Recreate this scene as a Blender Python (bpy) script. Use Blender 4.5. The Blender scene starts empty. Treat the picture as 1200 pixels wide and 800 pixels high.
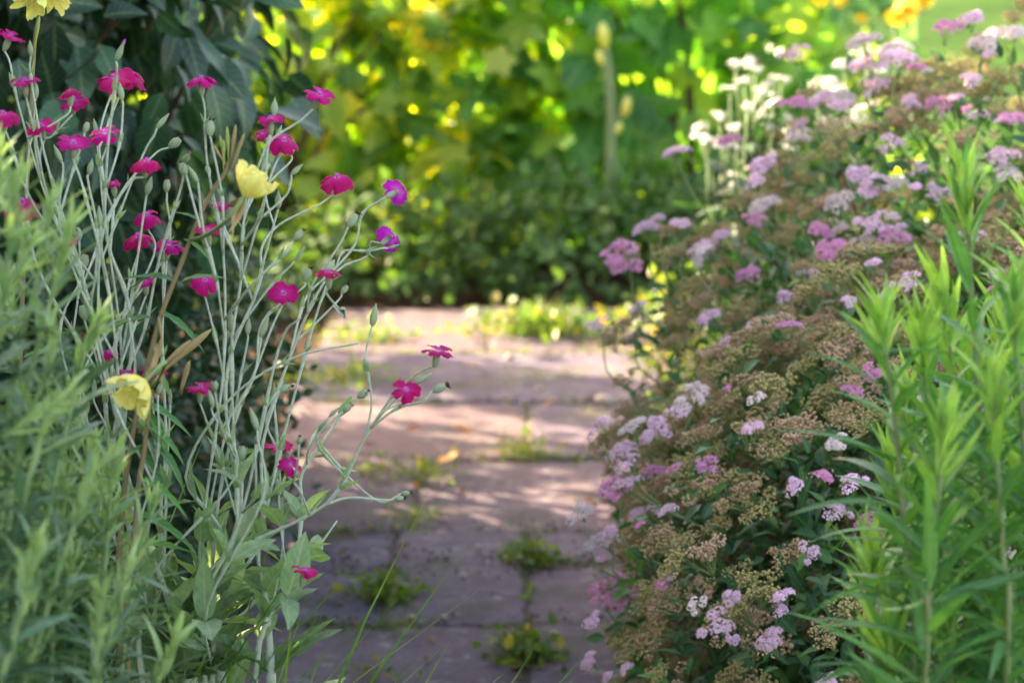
import bpy, math, random
import numpy as np
from mathutils import Vector, Matrix

SC = bpy.context.scene
R = math.radians
rng = np.random.default_rng(7)
random.seed(7)

# ------------------------------------------------------------------ camera
CAMH, PITCH, LENS = 0.96, R(10.0), 85.0
FPX = 1200 * LENS / 36.0
cam_d = bpy.data.cameras.new('camera'); cam = bpy.data.objects.new('camera', cam_d)
SC.collection.objects.link(cam)
cam.location = (0, 0, CAMH); cam.rotation_euler = (R(90) - PITCH, 0, 0)
cam_d.lens = LENS; cam_d.sensor_width = 36; cam_d.clip_start = 0.05; cam_d.clip_end = 2000
cam_d.dof.use_dof = True; cam_d.dof.focus_distance = 1.92; cam_d.dof.aperture_fstop = 8.2
cam_d.dof.aperture_blades = 0
SC.camera = cam

# ------------------------------------------------------------------ light
SUN_EL, SUN_AZ = R(24), R(-56)          # azimuth measured from +Y (forward) towards +X
world = bpy.data.worlds.new('World'); SC.world = world; world.use_nodes = True
wn = world.node_tree.nodes; wl = world.node_tree.links
bg = wn.get('Background'); sky = wn.new('ShaderNodeTexSky'); sky.sky_type = 'NISHITA'
sky.sun_disc = False; sky.sun_elevation = SUN_EL; sky.sun_rotation = SUN_AZ % (2 * math.pi)
sky.air_density = 1.0; sky.dust_density = 2.5; sky.ozone_density = 0.5
wb = wn.new('ShaderNodeMix'); wb.data_type = 'RGBA'; wb.blend_type = 'MULTIPLY'; wb.inputs[0].default_value = 1
wb.inputs[7].default_value = (1.16, 1.0, .80, 1); wl.new(sky.outputs[0], wb.inputs[6]); wl.new(wb.outputs[2], bg.inputs[0])
bg.inputs[1].default_value = 0.11
sun_d = bpy.data.lights.new('sun', 'SUN'); sun = bpy.data.objects.new('sun', sun_d)
SC.collection.objects.link(sun)
sun_d.energy = 5.0; sun_d.angle = R(0.5); sun_d.color = (1.0, 0.82, 0.56)
to_sun = Vector((math.sin(SUN_AZ) * math.cos(SUN_EL), math.cos(SUN_AZ) * math.cos(SUN_EL), math.sin(SUN_EL)))
sun.rotation_euler = to_sun.to_track_quat('Z', 'Y').to_euler()
SC.view_settings.view_transform = 'Standard'; SC.view_settings.look = 'None'
SC.view_settings.exposure = 3.08; SC.view_settings.gamma = 1.0; SC.view_settings.use_curve_mapping = False
SC.render.engine = 'CYCLES'
SC.cycles.max_bounces = 6; SC.cycles.diffuse_bounces = 2; SC.cycles.transmission_bounces = 4
SC.cycles.use_denoising = True

# ------------------------------------------------------------------ maths
FWD = np.array([0, math.cos(PITCH), -math.sin(PITCH)]); UPV = np.array([0, math.sin(PITCH), math.cos(PITCH)])
RGT = np.array([1.0, 0, 0]); CAM = np.array([0, 0, CAMH])
def P(px, py, D):
    """point at depth D seen in direction (px, py) of the 1200 x 800 photograph"""
    return CAM + D * (FWD + RGT * (px - 600) / FPX + UPV * (400 - py) / FPX)
def G(px, py, z=0.0):
    d = FWD + RGT * (px - 600) / FPX + UPV * (400 - py) / FPX
    return CAM + d * ((z - CAMH) / d[2])
def norm(a):
    a = np.asarray(a, float); return a / np.maximum(np.linalg.norm(a, axis=-1, keepdims=True), 1e-9)
def frames(d, n):
    """rotation matrices whose y column is d and whose z column is near n"""
    y = norm(d); z = n - y * np.sum(n * y, axis=-1, keepdims=True); z = norm(z)
    x = np.cross(y, z)
    return np.stack([x, y, z], axis=-1)
def rvec(n, r=rng):
    return norm(r.normal(size=(n, 3)))

# ------------------------------------------------------------------ mesh chunks
class Chunk:
    def __init__(s, V, F, lf=None, mi=0):
        s.V = np.asarray(V, float)
        s.L = np.array([i for f in F for i in f], dtype=np.int32) if isinstance(F, list) else F[0]
        s.T = np.array([len(f) for f in F], dtype=np.int32) if isinstance(F, list) else F[1]
        s.lf = np.zeros((len(s.V), 3)) if lf is None else np.asarray(lf, float)
        s.mi = np.full(len(s.T), mi, dtype=np.int32) if np.isscalar(mi) else np.asarray(mi, dtype=np.int32)
    def moved(s, M=None, t=(0, 0, 0), rnd=None, mi=None):
        V = s.V if M is None else s.V @ np.asarray(M).T
        c = Chunk(V + np.asarray(t), (s.L, s.T), s.lf.copy(), s.mi if mi is None else mi)
        if rnd is not None: c.lf[:, 2] = rnd
        return c
def scatter(tp, M, Pp, rnd):
    """tp repeated with matrices M (N,3,3) at Pp (N,3), one random value per copy"""
    N, n = len(Pp), len(tp.V)
    if N == 0: return Chunk(np.zeros((0, 3)), (np.zeros(0, np.int32), np.zeros(0, np.int32)))
    V = np.einsum('nij,vj->nvi', M, tp.V) + Pp[:, None, :]
    L = (tp.L[None, :] + (np.arange(N) * n)[:, None]).astype(np.int32).ravel()
    lf = np.repeat(tp.lf[None], N, 0); lf[:, :, 2] = rnd[:, None]
    return Chunk(V.reshape(-1, 3), (L, np.tile(tp.T, N)), lf.reshape(-1, 3), np.tile(tp.mi, N))
def build_mesh(name, chunks, mats, origin=(0, 0, 0), smooth=True):
    if isinstance(chunks, Chunk): chunks = [chunks]
    if not isinstance(mats, (list, tuple)): mats = [mats]
    chunks = [c for c in chunks if len(c.V)]
    off, Ls = 0, []
    for c in chunks: Ls.append(c.L + off); off += len(c.V)
    V = np.concatenate([c.V for c in chunks]) - np.asarray(origin)
    L = np.concatenate(Ls).astype(np.int32); T = np.concatenate([c.T for c in chunks]).astype(np.int32)
    lf = np.concatenate([c.lf for c in chunks]); mi = np.concatenate([c.mi for c in chunks]).astype(np.int32)
    me = bpy.data.meshes.new(name)
    me.vertices.add(len(V)); me.vertices.foreach_set('co', V.astype(np.float32).ravel())
    me.loops.add(len(L)); me.loops.foreach_set('vertex_index', L)
    me.polygons.add(len(T)); st = np.zeros(len(T), np.int32); st[1:] = np.cumsum(T)[:-1]
    me.polygons.foreach_set('loop_start', st); me.polygons.foreach_set('loop_total', T)
    me.polygons.foreach_set('material_index', mi)
    me.polygons.foreach_set('use_smooth', np.full(len(T), smooth))
    a = me.attributes.new('lf', 'FLOAT_VECTOR', 'POINT'); a.data.foreach_set('vector', lf.astype(np.float32).ravel())
    for m in mats: me.materials.append(m)
    me.update(calc_edges=True); me.validate()
    return me
def put(name, me, parent=None, loc=(0, 0, 0), M=None, kind=None, label=None):
    o = bpy.data.objects.new(name, me); SC.collection.objects.link(o)
    if M is not None:
        m = Matrix([list(r) + [0] for r in np.asarray(M)] + [[0, 0, 0, 1]])
        m.translation = Vector(loc); o.matrix_basis = m
    else: o.location = loc
    if parent is not None: o.parent = parent
    if kind: o['kind'] = kind
    if label: o['label'] = label
    return o
def tag(o, label, cat, group=None, kind=None):
    o['label'] = label; o['category'] = cat
    if group: o['group'] = group
    if kind: o['kind'] = kind
    return o
def thing(name, label, cat, loc, group=None):
    o = bpy.data.objects.new(name, None); SC.collection.objects.link(o)
    o.location = loc; o.empty_display_size = .05
    return tag(o, label, cat, group)
def part(name, chunks, mats, parent, kind=None, label=None):
    """mesh given in world space, parented to a thing standing unrotated at its location"""
    og = np.array(parent.location)
    return put(name, build_mesh(name, chunks, mats, og), parent, kind=kind, label=label)
def structure(name, chunks, mats, smooth=False):
    o = put(name, build_mesh(name, chunks, mats, smooth=smooth), kind='structure'); return o

# ------------------------------------------------------------------ templates
def leaf_tpl(w=.3, prof=None, fold=.12, droop=.25, n=6, wave=0.0, twist=0.0):
    """unit long leaf along +y, upper side +z"""
    prof = prof or (lambda t: math.sin(math.pi * t ** .8) ** .9)
    V, lf, F = [(0, 0, 0)], [(0, 0, 0)], []
    for i in range(1, n):
        t = i / n; z = -droop * t * t; ww = w * .5 * prof(t)
        wv = wave * math.sin(i * 2.3)
        c, s = math.cos(twist * t), math.sin(twist * t)
        V += [(-ww * c, t, z + fold * ww * 2 + wv * ww - ww * s), (0, t, z), (ww * c, t, z + fold * ww * 2 - wv * ww + ww * s)]
        lf += [(-1, t, 0), (0, t, 0), (1, t, 0)]
    V.append((0, 1, -droop)); lf.append((0, 1, 0))
    F += [(0, 2, 1), (0, 3, 2)]
    for i in range(n - 2):
        a = 1 + 3 * i
        F += [(a, a + 1, a + 4, a + 3), (a + 1, a + 2, a + 5, a + 4)]
    a = 1 + 3 * (n - 2); e = len(V) - 1
    F += [(a, a + 1, e), (a + 1, a + 2, e)]
    return Chunk(V, F, lf)
def lobed_tpl(lobes=5, depth=.38, seed=0, cup=.15):
    """palmate toothed leaf about 1 across, stalk end at the origin"""
    r = random.Random(seed); n = lobes * 6
    V, lf, F = [(0, .28, 0)], [(0, .28, 0)], []
    for i in range(n + 1):
        a = -math.pi * .5 + 2 * math.pi * (i / n)
        th = a + math.pi * .5
        ph = th / (2 * math.pi) * lobes
        rad = .5 * (1 - depth * (.5 + .5 * math.cos(2 * math.pi * ph))) * (1.0 + .10 * (i % 2)) * r.uniform(.93, 1.05)
        if i in (0, n): rad = .28
        x, y = rad * math.cos(a), .28 + rad * math.sin(a) * 1.1
        V.append((x, y, -cup * (x * x + (y - .28) ** 2) * 2 + r.uniform(-.02, .02))); lf.append((x * 2, y, 0))
    for i in range(n): F.append((0, 1 + i, 2 + i))
    return Chunk(V, F, lf)
def smooth_path(pts, per=5):
    pts = [np.asarray(p, float) for p in pts]
    if len(pts) < 3: return np.array([pts[0] + (pts[-1] - pts[0]) * t for t in np.linspace(0, 1, per + 1)])
    q = [2 * pts[0] - pts[1]] + pts + [2 * pts[-1] - pts[-2]]; out = []
    for i in range(1, len(q) - 2):
        p0, p1, p2, p3 = q[i - 1:i + 3]
        for k in range(per):
            t = k / per
            out.append(.5 * (2 * p1 + (p2 - p0) * t + (2 * p0 - 5 * p1 + 4 * p2 - p3) * t * t + (3 * p1 - p0 - 3 * p2 + p3) * t ** 3))
    out.append(pts[-1]); return np.array(out)
def tube(pts, r0, r1=None, sides=6, rnd=0.5, bumps=None, mi=0):
    pts = np.asarray(pts); n = len(pts); r1 = r0 if r1 is None else r1
    rad = np.linspace(r0, r1, n) if bumps is None else np.asarray(bumps)
    tg = norm(np.gradient(pts, axis=0))
    ref = np.array([.31, .87, .13]) if abs(tg[:, 2]).mean() > .5 else np.array([0.1, .1, 1.0])
    fr = frames(tg, np.repeat(ref[None], n, 0))
    an = np.arange(sides) * 2 * math.pi / sides
    V = pts[:, None, :] + rad[:, None, None] * (np.cos(an)[None, :, None] * fr[:, None, :, 0] + np.sin(an)[None, :, None] * fr[:, None, :, 2])
    V = V.reshape(-1, 3); F = []
    for i in range(n - 1):
        for k in range(sides):
            a, b = i * sides + k, i * sides + (k + 1) % sides
            F.append((a, b, b + sides, a + sides))
    F.append(tuple(range(sides - 1, -1, -1))); F.append(tuple((n - 1) * sides + k for k in range(sides)))
    lf = np.zeros((len(V), 3)); lf[:, 1] = np.repeat(np.linspace(0, 1, n), sides); lf[:, 0] = np.tile(np.cos(an), n); lf[:, 2] = rnd
    return Chunk(V, F, lf, mi)
def lathe(prof, sides=10, ribs=0.0, rnd=.5, mi=0):
    """revolved about +y; prof = [(radius, y)]"""
    V, F, lf = [], [], []
    for j, (r, y) in enumerate(prof):
        for k in range(sides):
            a = 2 * math.pi * k / sides; rr = r * (1 + ribs * (1 if k % 2 else -1))
            V.append((rr * math.cos(a), y, rr * math.sin(a))); lf.append((math.cos(a * sides / 2), j / (len(prof) - 1), rnd))
    for j in range(len(prof) - 1):
        for k in range(sides):
            a, b = j * sides + k, j * sides + (k + 1) % sides
            F.append((a, a + sides, b + sides, b))
    F.append(tuple(range(sides))); F.append(tuple((len(prof) - 1) * sides + k for k in range(sides - 1, -1, -1)))
    return Chunk(V, F, lf, mi)
def ico(r=1.0):
    t = (1 + 5 ** .5) / 2
    V = norm(np.array([(-1, t, 0), (1, t, 0), (-1, -t, 0), (1, -t, 0), (0, -1, t), (0, 1, t), (0, -1, -t), (0, 1, -t), (t, 0, -1), (t, 0, 1), (-t, 0, -1), (-t, 0, 1)])) * r
    F = [(0, 11, 5), (0, 5, 1), (0, 1, 7), (0, 7, 10), (0, 10, 11), (1, 5, 9), (5, 11, 4), (11, 10, 2), (10, 7, 6), (7, 1, 8), (3, 9, 4), (3, 4, 2), (3, 2, 6), (3, 6, 8), (3, 8, 9), (4, 9, 5), (2, 4, 11), (6, 2, 10), (8, 6, 7), (9, 8, 1)]
    return Chunk(V, F)

# ------------------------------------------------------------------ materials
def new_mat(name):
    m = bpy.data.materials.new(name); m.use_nodes = True; nt = m.node_tree
    for n in list(nt.nodes): nt.nodes.remove(n)
    return m, nt, nt.nodes.new('ShaderNodeOutputMaterial')
def ramp(nt, stops, fac):
    r = nt.nodes.new('ShaderNodeValToRGB'); cr = r.color_ramp
    while len(cr.elements) > 1: cr.elements.remove(cr.elements[-1])
    cr.elements[0].position = stops[0][0]; cr.elements[0].color = (*stops[0][1], 1)
    for p, c in stops[1:]:
        e = cr.elements.new(p); e.color = (*c, 1)
    nt.links.new(fac, r.inputs[0]); return r.outputs[0]
def noise(nt, scale, detail=4, rough=.6, vec=None):
    t = nt.nodes.new('ShaderNodeTexNoise'); t.inputs['Scale'].default_value = scale
    t.inputs['Detail'].default_value = detail; t.inputs['Roughness'].default_value = rough
    g = nt.nodes.new('ShaderNodeTexCoord'); nt.links.new(vec or g.outputs['Object'], t.inputs['Vector'])
    return t.outputs[0]
def mixc(nt, a, b, fac, mode='MIX'):
    m = nt.nodes.new('ShaderNodeMix'); m.data_type = 'RGBA'; m.blend_type = mode
    for s, v in ((6, a), (7, b), (0, fac)):
        if hasattr(v, 'default_value') or hasattr(v, 'links'): nt.links.new(v, m.inputs[s])
        else: m.inputs[s].default_value = (*v, 1) if s else v
    return m.outputs[2]
def math_(nt, op, a, b=None, clamp=False):
    m = nt.nodes.new('ShaderNodeMath'); m.operation = op; m.use_clamp = clamp
    for i, v in enumerate((a, b)):
        if v is None: continue
        if isinstance(v, (int, float)): m.inputs[i].default_value = v
        else: nt.links.new(v, m.inputs[i])
    return m.outputs[0]
def leaf_mat(name, stops, tint=(1.0, 1.0, .45), trans=.4, rough=.45, spec=.4, vein=.25, spots=.0, nscale=60, veincol=(.35, .45, .2), tv=1.6):
    m, nt, out = new_mat(name)
    at = nt.nodes.new('ShaderNodeAttribute'); at.attribute_name = 'lf'
    sp = nt.nodes.new('ShaderNodeSeparateXYZ'); nt.links.new(at.outputs['Vector'], sp.inputs[0])
    col = ramp(nt, stops, sp.outputs[2])
    nz = noise(nt, nscale, 3)
    shade = nt.nodes.new('ShaderNodeMapRange'); nt.links.new(nz, shade.inputs[0])
    shade.inputs[1].default_value = .3; shade.inputs[2].default_value = .7; shade.inputs[3].default_value = .78; shade.inputs[4].default_value = 1.2
    hsv = nt.nodes.new('ShaderNodeHueSaturation'); nt.links.new(col, hsv.inputs['Color']); nt.links.new(shade.outputs[0], hsv.inputs['Value'])
    col = hsv.outputs[0]
    if vein:
        ab = math_(nt, 'ABSOLUTE', sp.outputs[0])
        mr = nt.nodes.new('ShaderNodeMapRange'); nt.links.new(ab, mr.inputs[0]); mr.inputs[1].default_value = .03; mr.inputs[2].default_value = .16
        mr.inputs[3].default_value = vein; mr.inputs[4].default_value = 0
        # side veins
        wv = math_(nt, 'SINE', math_(nt, 'MULTIPLY', math_(nt, 'SUBTRACT', sp.outputs[1], math_(nt, 'MULTIPLY', ab, .22)), 46))
        wv = math_(nt, 'MULTIPLY', math_(nt, 'GREATER_THAN', wv, .86), vein * .45)
        col = mixc(nt, col, veincol, math_(nt, 'ADD', mr.outputs[0], wv, True))
    if spots:
        n2 = noise(nt, nscale * 3, 2)
        col = mixc(nt, col, (.25, .13, .04), math_(nt, 'MULTIPLY', math_(nt, 'GREATER_THAN', n2, .68), spots))
    b = nt.nodes.new('ShaderNodeBsdfPrincipled'); nt.links.new(col, b.inputs['Base Color'])
    b.inputs['Roughness'].default_value = rough; b.inputs['Specular IOR Level'].default_value = spec
    t = nt.nodes.new('ShaderNodeBsdfTranslucent')
    hs = nt.nodes.new('ShaderNodeHueSaturation'); hs.inputs['Value'].default_value = tv; hs.inputs['Saturation'].default_value = 1.1; nt.links.new(col, hs.inputs['Color'])
    tc = mixc(nt, hs.outputs[0], tint, 1.0, 'MULTIPLY'); nt.links.new(tc, t.inputs[0])
    mx = nt.nodes.new('ShaderNodeMixShader'); mx.inputs[0].default_value = trans
    nt.links.new(b.outputs[0], mx.inputs[1]); nt.links.new(t.outputs[0], mx.inputs[2]); nt.links.new(mx.outputs[0], out.inputs[0])
    return m
def solid_mat(name, c1, c2, scale=80, rough=.7, spec=.3, bump=0.0, sss=0.0, sheen=0.0):
    m, nt, out = new_mat(name); nz = noise(nt, scale, 4)
    col = ramp(nt, [(.3, c1), (.7, c2)], nz)
    b = nt.nodes.new('ShaderNodeBsdfPrincipled'); nt.links.new(col, b.inputs['Base Color'])
    b.inputs['Roughness'].default_value = rough; b.inputs['Specular IOR Level'].default_value = spec
    b.inputs['Sheen Weight'].default_value = sheen
    if bump:
        bp = nt.nodes.new('ShaderNodeBump'); bp.inputs['Strength'].default_value = bump; bp.inputs['Distance'].default_value = .004
        nt.links.new(nz, bp.inputs['Height']); nt.links.new(bp.outputs[0], b.inputs['Normal'])
    nt.links.new(b.outputs[0], out.inputs[0]); return m

M = {}
M['shrub'] = leaf_mat('broad_leaf', [(0, (.012, .035, .024)), (.5, (.022, .065, .038)), (.9, (.04, .11, .05)), (1, (.10, .20, .05))], trans=.22, rough=.38, spec=.5)
M['box'] = leaf_mat('small_dark_leaf', [(0, (.008, .028, .014)), (1, (.025, .075, .028))], trans=.2, rough=.45)
M['vine'] = leaf_mat('vine_leaf', [(0, (.04, .13, .045)), (.5, (.12, .28, .07)), (.8, (.28, .40, .06)), (1, (.45, .48, .08))], tint=(1.15, 1.0, .28), trans=.5, rough=.36, spec=.4, nscale=20, tv=2.4)
M['sunny'] = leaf_mat('thin_yellow_green_leaf', [(0, (.04, .12, .025)), (.35, (.12, .24, .035)), (.6, (.34, .42, .05)), (.9, (.5, .48, .10)), (1, (.8, .65, .45))], tint=(1.25, 1.0, .16), trans=.6, rough=.34, spec=.6, nscale=20, tv=2.4)  # pale last stop paints sun highlights into the colour of some leaves
M['cover'] = leaf_mat('ground_cover_leaf', [(0, (.04, .10, .025)), (.7, (.08, .16, .04)), (1, (.16, .18, .06))], tint=(1.1, 1.0, .35), trans=.35, rough=.6, nscale=30)
M['weed'] = leaf_mat('weed_leaf', [(0, (.05, .12, .03)), (.6, (.13, .20, .04)), (1, (.34, .24, .09))], tint=(1.1, 1, .3), trans=.45, rough=.5)
M['spleaf'] = leaf_mat('spiraea_leaf', [(0, (.02, .07, .035)), (.55, (.055, .155, .06)), (.88, (.12, .28, .065)), (1, (.3, .32, .04))], trans=.3, rough=.45, nscale=120)
M['lance'] = leaf_mat('lance_leaf', [(0, (.04, .13, .045)), (.5, (.13, .32, .09)), (1, (.40, .58, .13))], tint=(.95, 1, .4), trans=.32, rough=.38, vein=.4, nscale=90)
M['feather'] = leaf_mat('feathery_leaf', [(0, (.025, .06, .042)), (.4, (.13, .23, .14)), (1, (.42, .54, .23))], tint=(.95, 1, .5), trans=.28, rough=.42, vein=.3, nscale=90)
M['grass'] = leaf_mat('grass_blade', [(0, (.06, .16, .03)), (.7, (.14, .28, .05)), (1, (.3, .3, .1))], tint=(1, 1, .35), trans=.4, rough=.5, vein=0)
M['felt'] = leaf_mat('felted_leaf', [(0, (.17, .26, .15)), (.6, (.27, .38, .22)), (.9, (.36, .44, .28)), (1, (.40, .48, .10))], tint=(.95, 1, .45), trans=.35, rough=.85, spec=.15, vein=.5, nscale=140, veincol=(.45, .5, .38))
M['stem'] = solid_mat('felted_stem', (.32, .37, .28), (.52, .56, .46), 220, .9, .15, .3, sheen=.3)
M['bud'] = leaf_mat('felted_bud', [(0, (.26, .33, .2)), (1, (.46, .52, .38))], tint=(1, 1, .7), trans=.15, rough=.9, spec=.1, vein=.55, nscale=300, veincol=(.16, .22, .1))
M['primleaf'] = leaf_mat('primrose_leaf', [(0, (.05, .16, .05)), (1, (.12, .30, .05))], trans=.4, rough=.4, vein=.6, veincol=(.3, .42, .25))
M['primstem'] = solid_mat('primrose_stem', (.16, .17, .07), (.26, .15, .09), 60, .6)
M['primbud'] = solid_mat('primrose_bud', (.42, .22, .14), (.36, .33, .13), 60, .6)
M['primgreen'] = solid_mat('primrose_green_bud', (.30, .40, .10), (.42, .45, .14), 60, .6)
M['twig'] = solid_mat('dark_twig', (.05, .03, .022), (.10, .055, .035), 120, .7)
M['greenstem'] = solid_mat('green_stem', (.16, .25, .09), (.26, .33, .14), 80, .6)
M['palestem'] = solid_mat('pale_stem', (.15, .22, .08), (.24, .26, .13), 60, .7)
M['withered'] = solid_mat('withered_petal', (.045, .015, .025), (.11, .05, .05), 300, .9)
def petal_mat(name, c1, c2, trc, trans=.35, rough=.6):
    m, nt, out = new_mat(name)
    at = nt.nodes.new('ShaderNodeAttribute'); at.attribute_name = 'lf'
    sp = nt.nodes.new('ShaderNodeSeparateXYZ'); nt.links.new(at.outputs['Vector'], sp.inputs[0])
    nz = noise(nt, 350, 3)
    col = ramp(nt, [(0, (c1[0] * .5 + .42, c1[1] * .5 + .35, c1[2] * .5 + .4)), (.25, c1), (1, c2)], math_(nt, 'ADD', sp.outputs[1], math_(nt, 'MULTIPLY', math_(nt, 'SUBTRACT', nz, .5), .5), True))
    oi = nt.nodes.new('ShaderNodeObjectInfo'); hv = nt.nodes.new('ShaderNodeHueSaturation'); nt.links.new(col, hv.inputs['Color'])
    vv = math_(nt, 'SINE', math_(nt, 'MULTIPLY', sp.outputs[0], 22))
    nt.links.new(math_(nt, 'ADD', math_(nt, 'MULTIPLY', oi.outputs['Random'], .035), .483), hv.inputs['Hue'])
    nt.links.new(math_(nt, 'ADD', math_(nt, 'MULTIPLY', math_(nt, 'FRACT', math_(nt, 'MULTIPLY', oi.outputs['Random'], 7.3)), .35), math_(nt, 'ADD', .8, math_(nt, 'MULTIPLY', vv, .10))), hv.inputs['Value'])
    col = hv.outputs[0]
    b = nt.nodes.new('ShaderNodeBsdfPrincipled'); nt.links.new(col, b.inputs['Base Color']); b.inputs['Roughness'].default_value = rough
    b.inputs['Specular IOR Level'].default_value = .2
    t = nt.nodes.new('ShaderNodeBsdfTranslucent'); t.inputs[0].default_value = (*trc, 1)
    mx = nt.nodes.new('ShaderNodeMixShader'); mx.inputs[0].default_value = trans
    nt.links.new(b.outputs[0], mx.inputs[1]); nt.links.new(t.outputs[0], mx.inputs[2]); nt.links.new(mx.outputs[0], out.inputs[0]); return m
M['magenta'] = petal_mat('magenta_petal', (.60, .02, .32), (.46, .0, .15), (.62, .0, .24))
M['violet'] = petal_mat('violet_petal', (.75, .40, .72), (.40, .006, .42), (.62, .02, .62), .45)
M['yellowp'] = petal_mat('pale_yellow_petal', (.90, .74, .10), (.95, .90, .34), (.95, .88, .25), .3)
M['pink'] = petal_mat('pink_floret', (.80, .42, .66), (.97, .82, .92), (.95, .72, .88), .18)
M['pinkdeep'] = petal_mat('deep_pink_floret', (.70, .20, .48), (.90, .54, .77), (.9, .5, .75), .18)
M['pinkpale'] = petal_mat('faded_pink_floret', (.80, .56, .56), (.96, .90, .92), (.95, .85, .9), .18)
M['white'] = petal_mat('white_floret', (.7, .68, .6), (.82, .82, .82), (.8, .8, .75), .3)
M['gold'] = petal_mat('golden_petal', (.85, .42, .01), (.92, .66, .02), (.9, .6, .02), .35)
M['husk'] = solid_mat('seed_husk', (.24, .15, .07), (.62, .45, .27), 260, .85)
M['huskpink'] = solid_mat('pinkish_husk', (.40, .24, .16), (.64, .44, .31), 260, .85)
M['husktan'] = solid_mat('olive_husk', (.26, .22, .08), (.52, .44, .20), 260, .85)

# ground materials
def ground_mat(name, stops, s1, s2, bump, rough=.9):
    m, nt, out = new_mat(name); a = noise(nt, s1, 6, .7); c = noise(nt, s2, 4, .7)
    f = math_(nt, 'ADD', math_(nt, 'MULTIPLY', a, .55), math_(nt, 'MULTIPLY', c, .45))
    col = ramp(nt, stops, f)
    b = nt.nodes.new('ShaderNodeBsdfPrincipled'); nt.links.new(col, b.inputs['Base Color']); b.inputs['Roughness'].default_value = rough; b.inputs['Specular IOR Level'].default_value = .03
    bp = nt.nodes.new('ShaderNodeBump'); bp.inputs['Strength'].default_value = bump; bp.inputs['Distance'].default_value = .01
    nt.links.new(c, bp.inputs['Height']); nt.links.new(bp.outputs[0], b.inputs['Normal']); nt.links.new(b.outputs[0], out.inputs[0]); return m
M['lawn'] = ground_mat('lawn', [(.38, (.008, .028, .004)), (.62, (.05, .11, .014))], .5, 3, .5)
M['soil'] = ground_mat('soil', [(.35, (.025, .016, .012)), (.65, (.08, .05, .035))], 8, 90, .9)
def slab_mat():
    m, nt, out = new_mat('paving_slab')
    big = noise(nt, 4.5, 6, .7); mid = noise(nt, 22, 5, .7); fine = noise(nt, 320, 3, .8); grit = noise(nt, 900, 2, .8)
    at = nt.nodes.new('ShaderNodeAttribute'); at.attribute_name = 'lf'
    sp = nt.nodes.new('ShaderNodeSeparateXYZ'); nt.links.new(at.outputs['Vector'], sp.inputs[0])
    f = math_(nt, 'ADD', math_(nt, 'MULTIPLY', big, .45), math_(nt, 'MULTIPLY', mid, .55))
    c = ramp(nt, [(.30, (.055, .044, .07)), (.46, (.105, .083, .128)), (.58, (.15, .12, .165)), (.72, (.23, .185, .225))], f)
    c = mixc(nt, c, (.19, .12, .11), math_(nt, 'MULTIPLY', sp.outputs[2], .65))
    lich = noise(nt, 38, 3, .5)
    c = mixc(nt, c, (.34, .32, .29), math_(nt, 'MULTIPLY', math_(nt, 'MULTIPLY', math_(nt, 'SUBTRACT', lich, .60, True), 9.0, True), .55))
    c = mixc(nt, c, ramp(nt, [(.38, (.26, .26, .26)), (.62, (.72, .72, .72))], fine), .75, 'OVERLAY')
    c = mixc(nt, c, (.5, .46, .44), math_(nt, 'MULTIPLY', math_(nt, 'GREATER_THAN', grit, .66), .4))
    # moss and dirt stains of their own shape
    st = noise(nt, 6.5, 6, .75)
    c = mixc(nt, c, (.07, .065, .04), math_(nt, 'MULTIPLY', math_(nt, 'SUBTRACT', st, .53, True), 5.0, True))
    b = nt.nodes.new('ShaderNodeBsdfPrincipled'); nt.links.new(c, b.inputs['Base Color']); b.inputs['Roughness'].default_value = .9
    b.inputs['Specular IOR Level'].default_value = .12
    h = math_(nt, 'ADD', math_(nt, 'MULTIPLY', mid, 1.2), math_(nt, 'MULTIPLY', fine, .35))
    bp = nt.nodes.new('ShaderNodeBump'); bp.inputs['Strength'].default_value = .55; bp.inputs['Distance'].default_value = .006
    nt.links.new(h, bp.inputs['Height']); nt.links.new(bp.outputs[0], b.inputs['Normal']); nt.links.new(b.outputs[0], out.inputs[0]); return m
M['slab'] = slab_mat()

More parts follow.
